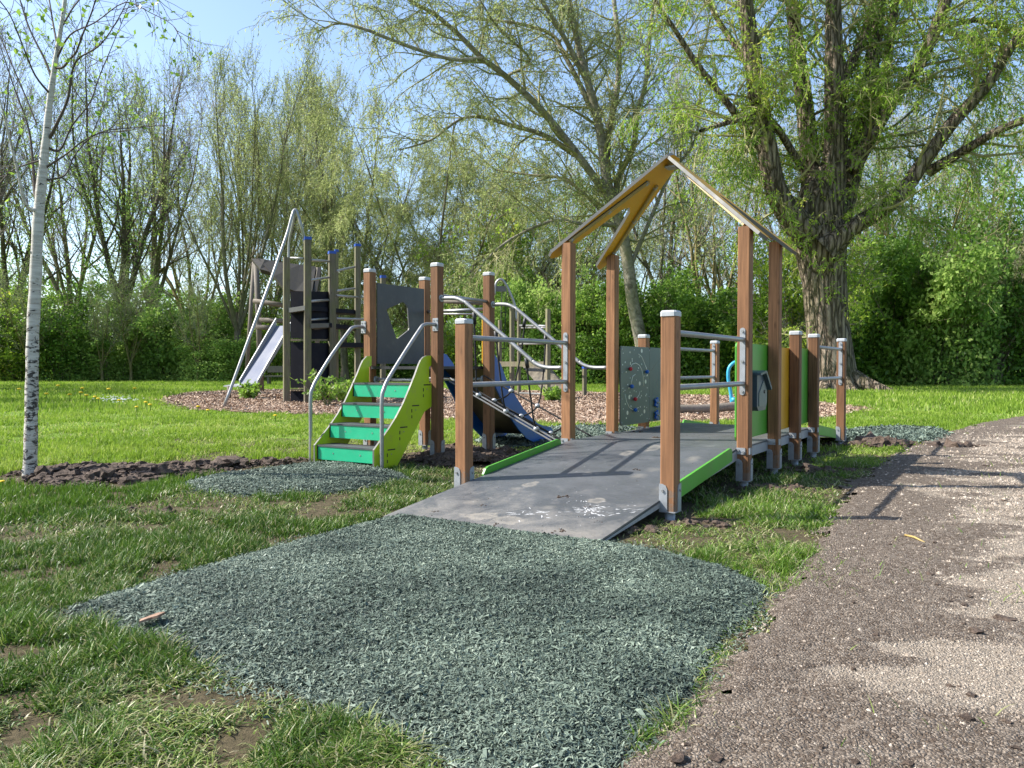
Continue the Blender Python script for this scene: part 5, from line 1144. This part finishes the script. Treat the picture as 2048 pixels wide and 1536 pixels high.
# --- pale trunked tree with the long arching limb
g = np.random.default_rng(33); Yb = 40.; kb = Yb/CAM_F; bt = Tree(); b0 = at(1288, 765, Yb)
BL = [([(1292, 778, 26), (1288, 740, 21), (1283, 690, 20), (1265, 600, 19), (1255, 520, 18), (1238, 440, 17), (1215, 370, 16), (1200, 260, 13), (1172, 150, 11), (1150, 60, 9), (1130, -50, 6), (1110, -180, 3)], 0),
 ([(1228, 410, 13), (1169, 328, 12), (1110, 252, 11), (1067, 204, 10), (1012, 153, 9), (965, 117, 8), (921, 73, 7), (870, 29, 6), (819, 0, 5), (770, -40, 3)], -4),
 ([(965, 117, 6), (900, 118, 5), (804, 88, 5), (739, 62, 4), (680, 47, 3), (640, 60, 2)], -4.5),
 ([(1150, 310, 9), (1088, 270, 8), (1012, 248, 6), (965, 235, 5), (920, 239, 4), (862, 280, 3), (800, 300, 2)], -3),
 ([(1185, 220, 9), (1150, 150, 8), (1128, 109, 7), (1103, 69, 6), (1037, 47, 5), (946, 36, 4), (880, 20, 3)], 2),
 ([(1215, 375, 11), (1216, 273, 10), (1234, 182, 9), (1238, 91, 8), (1228, 0, 7), (1225, -120, 4)], 3),
 ([(1240, 450, 7), (1168, 448, 6), (1110, 441, 5), (1037, 470, 4), (986, 506, 3), (940, 560, 2)], -3),
 ([(1238, 440, 11), (1234, 365, 10), (1267, 292, 9), (1274, 226, 8), (1292, 164, 7), (1300, 60, 6), (1320, -60, 4)], 2),
 ([(1252, 500, 7), (1200, 420, 6), (1130, 360, 5), (1060, 350, 4), (990, 340, 3)], 2),
 ([(1258, 540, 7), (1300, 440, 6), (1340, 350, 5), (1390, 280, 4), (1400, 180, 3)], 1),
 ([(1172, 160, 8), (1120, 60, 7), (1060, -30, 5), (1000, -90, 3)], -2),
 ([(1012, 153, 5), (1060, 120, 4), (1000, 60, 3), (960, 0, 2)], -4)]
for i, (pts, dy) in enumerate(BL):
    P, Rd = traced(pts, Yb+(0 if dy > -4.4 else dy), kb*.66, dy if dy > -4.4 else -.8); bt.wood(P, Rd, 12 if i == 0 else 8)
    ln = np.linalg.norm(np.diff(P[0], axis=0), axis=1).sum(); n = int(ln*1.3)+4
    S, D, r, t = spawn(P, Rd, n, g, .40 if i == 0 else .1, 1, 45, 14, .1); L = g.uniform(1.5, 4.5, len(t))*(1.15-.5*t)
    P2, R2 = grow(S, D, L, np.minimum(r*.35, .07)+.015, 7, g, .12, (0, 0, .0), .2); bt.wood(P2, R2, 4, True)
    S, D, r, t = spawn(P2, R2, 8, g, .15, 1, 42, 14); L = g.uniform(.7, 1.9, len(t))
    P3_, R3 = grow(S, D, L, np.full(len(t), .017), 4, g, .14, (0, 0, -.10), .5); bt.wood(P3_, R3, 3, True)
    S, D, r, t = spawn(P3_, R3, 6, g, .15, 1, 40, 14); P4, R4 = grow(S, D, g.uniform(.3, .9, len(t)), np.full(len(t), .010), 3, g, .14, (0, 0, -.35), .5); bt.wood(P4, R4, 3, True)
    VF = leaves(P4, R4, 5, g, .17, .26, .6); c = fbm(VF[0][::4, 0], VF[0][::4, 2], .5, 3, 2); bt.leaf(VF, np.clip(.5+(c-.5)+g.normal(0, .15, len(c)), 0, 1))
bt.build('arching_tree', 'bark_pale', 'twig_olive', 'leaf_pale', (b0[0], Yb, 0), label='pale-trunked tree behind the roof frame with a long limb arching to the upper left', cat='tree')

# --- young birch on the left
g = np.random.default_rng(44); Yq = 6.51; kq = Yq/CAM_F; yt = Tree(); q0 = (-3.934, Yq, 0)
P, Rd = traced([(59, 975, 14.5), (60, 950, 13.5), (62, 860, 12.2), (64, 750, 11.7), (66, 660, 11.5), (71, 560, 11), (76, 450, 10.2), (85, 350, 9), (93, 270, 7), (100, 200, 6), (110, 130, 5), (118, 80, 4.3), (130, 0, 3.5), (140, -120, 2.6), (150, -260, 1.4)], Yq, kq)
Rd = Rd*(1+.05*np.sin(np.arange(Rd.shape[1])*1.9)[None]); yt.wood(P, Rd, 20); TP, TR = P, Rd
BR = [([(78, 420, 7), (60, 418, 6), (48, 400, 5), (35, 340, 4.2), (20, 280, 3.6), (8, 230, 3), (-15, 150, 2)], -.4), ([(80, 400, 7), (70, 385, 6.5), (66, 330, 4), (58, 260, 3), (30, 180, 2.3), (0, 90, 1.6)], .3),
 ([(100, 275, 5.5), (110, 255, 5), (135, 200, 4), (145, 140, 3.2), (160, 115, 2.8), (200, 90, 2.2), (235, 40, 1.6), (260, -10, 1.2)], -.3), ([(95, 295, 5), (120, 300, 3.5), (145, 250, 2.8), (180, 205, 2.2), (200, 150, 1.8), (225, 90, 1.4), (262, 0, 1)], .3),
 ([(92, 335, 4), (130, 310, 2.8), (165, 283, 2.2), (210, 262, 1.8), (270, 255, 1.5), (340, 250, 1.1)], -.2), ([(95, 360, 3.5), (130, 350, 2.6), (150, 310, 2.2), (190, 270, 1.8), (250, 262, 1.2)], .4), ([(106, 165, 4.5), (90, 120, 3.5), (60, 60, 2.8), (40, 0, 2.2), (20, -70, 1.5)], .2),
 ([(108, 135, 4.5), (125, 135, 4), (140, 118, 3.6), (152, 105, 3.2), (165, 70, 2.7), (185, 20, 2.2), (200, -40, 1.6)], -.2), ([(112, 120, 3.6), (140, 70, 2.6), (190, 45, 2), (250, 5, 1.6), (300, 25, 1.3), (345, 50, 1.1), (362, 78, .8)], -.3), ([(115, 95, 3.5), (105, 40, 2.8), (95, -20, 2), (80, -80, 1.4)], .4),
 ([(102, 190, 4), (70, 150, 2.8), (45, 90, 2.2), (20, 30, 1.8), (-10, -10, 1.4)], -.5), ([(74, 250, 2.5), (50, 190, 2.2), (20, 120, 2), (-5, 60, 1.5), (-30, 20, 1.2)], .2), ([(126, 50, 3), (150, 10, 2.4), (190, -30, 1.8), (240, -50, 1.3), (300, -20, 1), (330, 20, .8)], .5), ([(85, 320, 3), (50, 330, 2.4), (20, 345, 2), (-10, 380, 1.6), (-30, 430, 1.2)], -.2)]
for pts, dy in BR:
    P, Rd = traced(pts, Yq, kq*.62, dy); yt.wood(P, Rd, 7, pts[0][0] != 78); ln = np.linalg.norm(np.diff(P[0], axis=0), axis=1).sum(); n = int(ln*9)+4
    S, D, r, t = spawn(P, Rd, n, g, .25, 1, 38, 12, .1); P2, R2 = grow(S, D, g.uniform(.10, .42, len(t)), np.full(len(t), .0027), 5, g, .12, (0, 0, .02), .5); yt.wood(P2, R2, 4, True)
    S, D, r, t = spawn(P2, R2, 2, g, .3, 1, 38, 12, .1); P3_, R3 = grow(S, D, g.uniform(.04, .16, len(t)), np.full(len(t), .0016), 3, g, .12, (0, 0, -.02), .5); yt.wood(P3_, R3, 3, True)
    k = g.random(len(P3_)) < .6
    VF = leaves(P3_[k], R3[k], 2, g, .046, .70, .2, 0, .8); yt.leaf(VF, np.clip(g.normal(.55, .2, len(VF[1])), 0, 1))
    k = g.random(len(P2)) < .16; Q = P2[k, -1]; Pc, Rc = grow(Q, np.repeat(np.array([[0, 0, -1.]]), len(Q), 0), g.uniform(.035, .07, len(Q)), np.full(len(Q), .004), 4, g, .08, (0, 0, -.2), .7); yt.wood(Pc, Rc, 5, True)
# thick collars where old branches were cut
S, D, r, t = spawn(TP, TR, 10, g, .05, .6, 88, 5); Pn, Rn = grow(S, D, r*1.12, r*.32, 2, g, 0, (0, 0, 0), .8); yt.wood(Pn, Rn, 8)
yt.build('birch_tree', 'birch', 'twig_dark', 'leaf_mid', q0, label='slim white birch with dark scars standing in loose soil at the left edge', cat='tree')

# ------------------------------------------------------------------ SHRUBS
def shrub(seed, Rw, H, nleaf, ls, stems=26, dens=1.0, ratio=.6, stemout=.0):
    g = np.random.default_rng(seed); T = Tree(); n = stems; a = g.random(n)*2*PI; rad = Rw*.45*np.sqrt(g.random(n)); S = np.stack([rad*np.cos(a), rad*np.sin(a)*.7, np.full(n, -.05)], 1)
    D = np.stack([np.cos(a)*rad/Rw*.9, np.sin(a)*rad/Rw*.9, np.ones(n)], 1)+g.normal(0, .12, (n, 3)); P, Rd = grow(S, D, H*g.uniform(.6, 1.0+stemout, n), g.uniform(.025, .06, n), 8, g, .09, (0, 0, .03), .25); T.wood(P, Rd, 5)
    S, D, r, t = spawn(P, Rd, 16, g, .15, 1, 48, 12); P2, R2 = grow(S, D, Rw*.28*g.uniform(.4, 1.2, len(t)), np.maximum(r*.3, .012), 4, g, .15, (0, 0, .05), .4); T.wood(P2, R2, 3, True)
    S, D, r, t = spawn(P2, R2, 3, g, .3, 1, 45, 15); P3_, R3 = grow(S, D, np.full(len(t), .45)*g.uniform(.4, 1.3, len(t)), np.full(len(t), .008), 2, g, .15, (0, 0, 0), .5); T.wood(P3_, R3, 3, True)
    # leaves: clustered round twig ends, denser in uneven clumps
    ends = P3_[:, -1]; w_ = np.clip((fbm(ends[:, 0]+ends[:, 1]*.7, ends[:, 2], .9, 3, seed % 8)-.33)*4, .03, 1); k = g.choice(len(ends), nleaf, p=w_/w_.sum()); c = ends[k]+g.normal(0, .16, (nleaf, 3)); c[:, 2] = np.abs(c[:, 2])
    # low skirt
    m_ = nleaf//5; a = g.random(m_)*2*PI; rr_ = Rw*g.uniform(.5, 1.0, m_); sk = np.stack([rr_*np.cos(a), rr_*np.sin(a)*.7, H*.45*g.random(m_)**1.3], 1); c = np.concatenate([c, sk]); nn = len(c)
    q = unit(g.normal(0, 1, (nn, 3))+np.array([0, 0, -.2])); nrm = unit(g.normal(0, 1, (nn, 3))+np.array([0, -.2, .8])); s_ = unit(np.cross(q, nrm)); L = (ls*g.uniform(.5, 1.3, nn))[:, None]
    V = np.stack([c, c+q*L*.5+s_*L*ratio*.5, c+q*L, c+q*L*.5-s_*L*ratio*.5], 1).reshape(-1, 3); cl = fbm(c[:, 0], c[:, 2]+c[:, 1], 1.1, 3, (seed+2) % 8)
    T.leaf((V, np.arange(nn)[:, None]*4+np.arange(4)[None]), np.clip(.45+(cl-.5)*1.3+g.normal(0, .17, nn), 0, 1)); return T
sA = shrub(51, 3.6, 4.6, 30000, .19).build('shrub', 'bark_grey', 'twig_brown', 'leaf_mid')
sB = shrub(52, 3.4, 5.2, 17000, .16, 34, stemout=.5).build('shrub', 'bark_grey', 'twig_olive', 'leaf_mid')
sC = shrub(53, 3.8, 6.0, 36000, .19, 30).build('shrub', 'bark_dark', 'twig_brown', 'leaf_mid')
sD = shrub(54, 3.2, 4.2, 17000, .16, 36, stemout=.7).build('shrub', 'bark_yellow', 'twig_grey', 'leaf_bright')
sE = shrub(55, 3.7, 4.6, 26000, .19, 24, stemout=.4).build('shrub', 'bark_grey', 'twig_olive', 'leaf_fresh')
def place_s(proto, px, Y, s, sz, rz, label, seen=set()):
    r = proto if proto.name not in seen else copy_tree(proto); seen.add(proto.name); p = at(px, 760, Y); r.location = (p[0], Y, 0); r.rotation_euler = (0, 0, rz); r.scale = (s, s, s*sz); tag(r, label, 'shrub', 'bushes along the back of the lawn')
for a_ in [
 (sB, -110, 49, 1.1, .8, .4, 'tangled thicket of thin stems at the far left edge of the lawn'), (sD, 25, 51, 1.1, .85, 0, 'loose leafy thicket just left of the birch trunk'), (sB, 130, 52, 1.1, .95, 2, 'stemmy bush directly right of the birch trunk'),
 (sE, 240, 53, 1.1, .70, 1, 'dense green bush in front of the ivy-clad tree'), (sE, 345, 54, 1.2, 1.0, 3, 'tall rounded green bush left of the steel slide pole'), (sE, 440, 52, 1.0, .62, 5, 'low dark green bush behind the foot of the steel slide'), (sD, 520, 60, 1.15, 1.1, 2, 'yellowish bush seen behind the log hut'),
 (sB, 640, 68, 1.1, .8, 1, 'distant bush between the old tower posts'), (sE, 770, 70, 1.2, .75, 4, 'distant bush below the window panel of the stair tower'), (sE, 900, 66, 1.1, .8, 2, 'distant bush beyond the blue slide'),
 (sD, 1010, 50, 1.2, 1.25, 3, 'light green bush behind the steel arch'), (sE, 1090, 45, 1.0, 1.3, 0, 'leafy bush behind the sloping dark board'), (sC, 1190, 44, 1.0, .95, 1.3, 'tall leafy bush left of the pale leaning trunk'), (sA, 1310, 43, 1.05, 1.0, 2.2, 'glossy green bush right of the pale leaning trunk'),
 (sC, 1400, 44, 1.05, .95, 4.0, 'high green bush behind the rails of the far ramp'), (sA, 1500, 42, 1.0, 1.0, 3.1, 'green bush behind the tall right house posts'), (sD, 1560, 39, 1.05, 1.1, 5.0, 'bright green bush touching the left side of the willow trunk'),
 (sC, 1745, 41, 1.1, 1.1, .6, 'dark green bush right behind the willow roots'), (sE, 1835, 40, 1.1, 1.2, 1.9, 'dense dark bush right of the willow roots'), (sB, 1925, 40, 1.2, 1.25, 2.5, 'stemmy bush near the right edge, left of the last thicket'), (sB, 2020, 41, 1.1, 1.3, 5.5, 'bush at the right edge of the photo beside the path'), (sB, 2130, 40, 1.2, 1.2, 4.5, 'thicket just beyond the right edge of the lawn')]: place_s(*a_)
# thin bare saplings standing out of the hedge
for px, Y, s_, rz, lb in ((205, 50, .36, .3, 'thin bare sapling in the hedge right of the birch trunk'), (262, 51, .42, 1.7, 'thin pale sapling rising from the middle of the left hedge'), (395, 50, .38, 3.0, 'thin leaning sapling at the right end of the left hedge'), (60, 49, .40, 4.4, 'thin sapling in the hedge close beside the birch trunk'), (1880, 39.5, .40, 2.2, 'thin sapling in front of the right hedge'), (1985, 39, .38, .9, 'thin sapling near the right edge of the hedge')):
    r = copy_tree(tE); p = at(px, 760, Y); r.location = (p[0], Y, 0); r.scale = (s_*.8, s_*.8, s_); r.rotation_euler = (0, 0, rz); tag(r, lb, 'tree', 'saplings in the hedge')
# small weeds at the old tower and hedge foot
def weed(loc, s, seed, label):
    g = np.random.default_rng(seed); T = Tree(); n = 16; a = g.random(n)*2*PI; D = np.stack([np.cos(a)*.6, np.sin(a)*.6, np.ones(n)], 1); P, Rd = grow(np.zeros((n, 3)), D, s*g.uniform(.5, 1.1, n), np.full(n, .012), 5, g, .12, (0, 0, 0), .4); T.wood(P, Rd, 4)
    S, D, r, t = spawn(P, Rd, 5, g, .3, 1, 50, 12); P2, R2 = grow(S, D, s*.3*g.uniform(.4, 1.2, len(t)), np.full(len(t), .006), 2, g, .1, (0, 0, 0), .5); T.wood(P2, R2, 3, True)
    VF = leaves(P2, R2, 8, g, .10, .6, .1); T.leaf(VF, np.clip(g.normal(.6, .2, len(VF[1])), 0, 1)); V = T
    r_ = V.build('weed_plant', 'twig_olive', 'twig_olive', 'leaf_mid', (0, 0, 0), label=label, cat='plant', group='weeds at the old tower'); r_.location = loc
weed(tuple(at(655, 803, 18.3)*np.array([1, 1, 0])), .85, 3, 'leafy weed growing at the foot of the mossy middle post of the old tower'); weed(tuple(at(690, 800, 19.5)*np.array([1, 1, 0])), .6, 4, 'small weed right of the mossy post, behind the stairs')
weed(tuple(at(497, 792, 22)*np.array([1, 1, 0])), .5, 5, 'tiny plant growing through the wood chips beside the steel slide'); weed(tuple(at(1105, 800, 20.5)*np.array([1, 1, 0])), .4, 6, 'weed at the foot of the dark sloping board')

# distant wood closing the horizon: reads as one mass
g = np.random.default_rng(66); n = 150000; a = g.uniform(-.80, .80, n); r = g.uniform(84, 120, n); x = r*np.sin(a); y = r*np.cos(a); hh = 5.0+6*fbm(x, y, .06, 3, 1)
z = hh*g.random(n)**.8; q = unit(g.normal(0, 1, (n, 3))); s_ = unit(np.cross(q, g.normal(0, 1, (n, 3)))); c = np.stack([x, y, z], 1); L = g.uniform(.2, .55, n)[:, None]
V = np.stack([c, c+q*L*.5+s_*L*.3, c+q*L, c+q*L*.5-s_*L*.3], 1).reshape(-1, 3)
tag(np_mesh('distant_wood', V, [np.arange(n)[:, None]*4+np.arange(4)[None]], [M['leaf_mid']], rnd=np.repeat(np.clip(g.normal(.4, .2, n), 0, 1), 4)), 'distant green wood beyond the shrubs closing the horizon', 'wood', None, 'stuff')
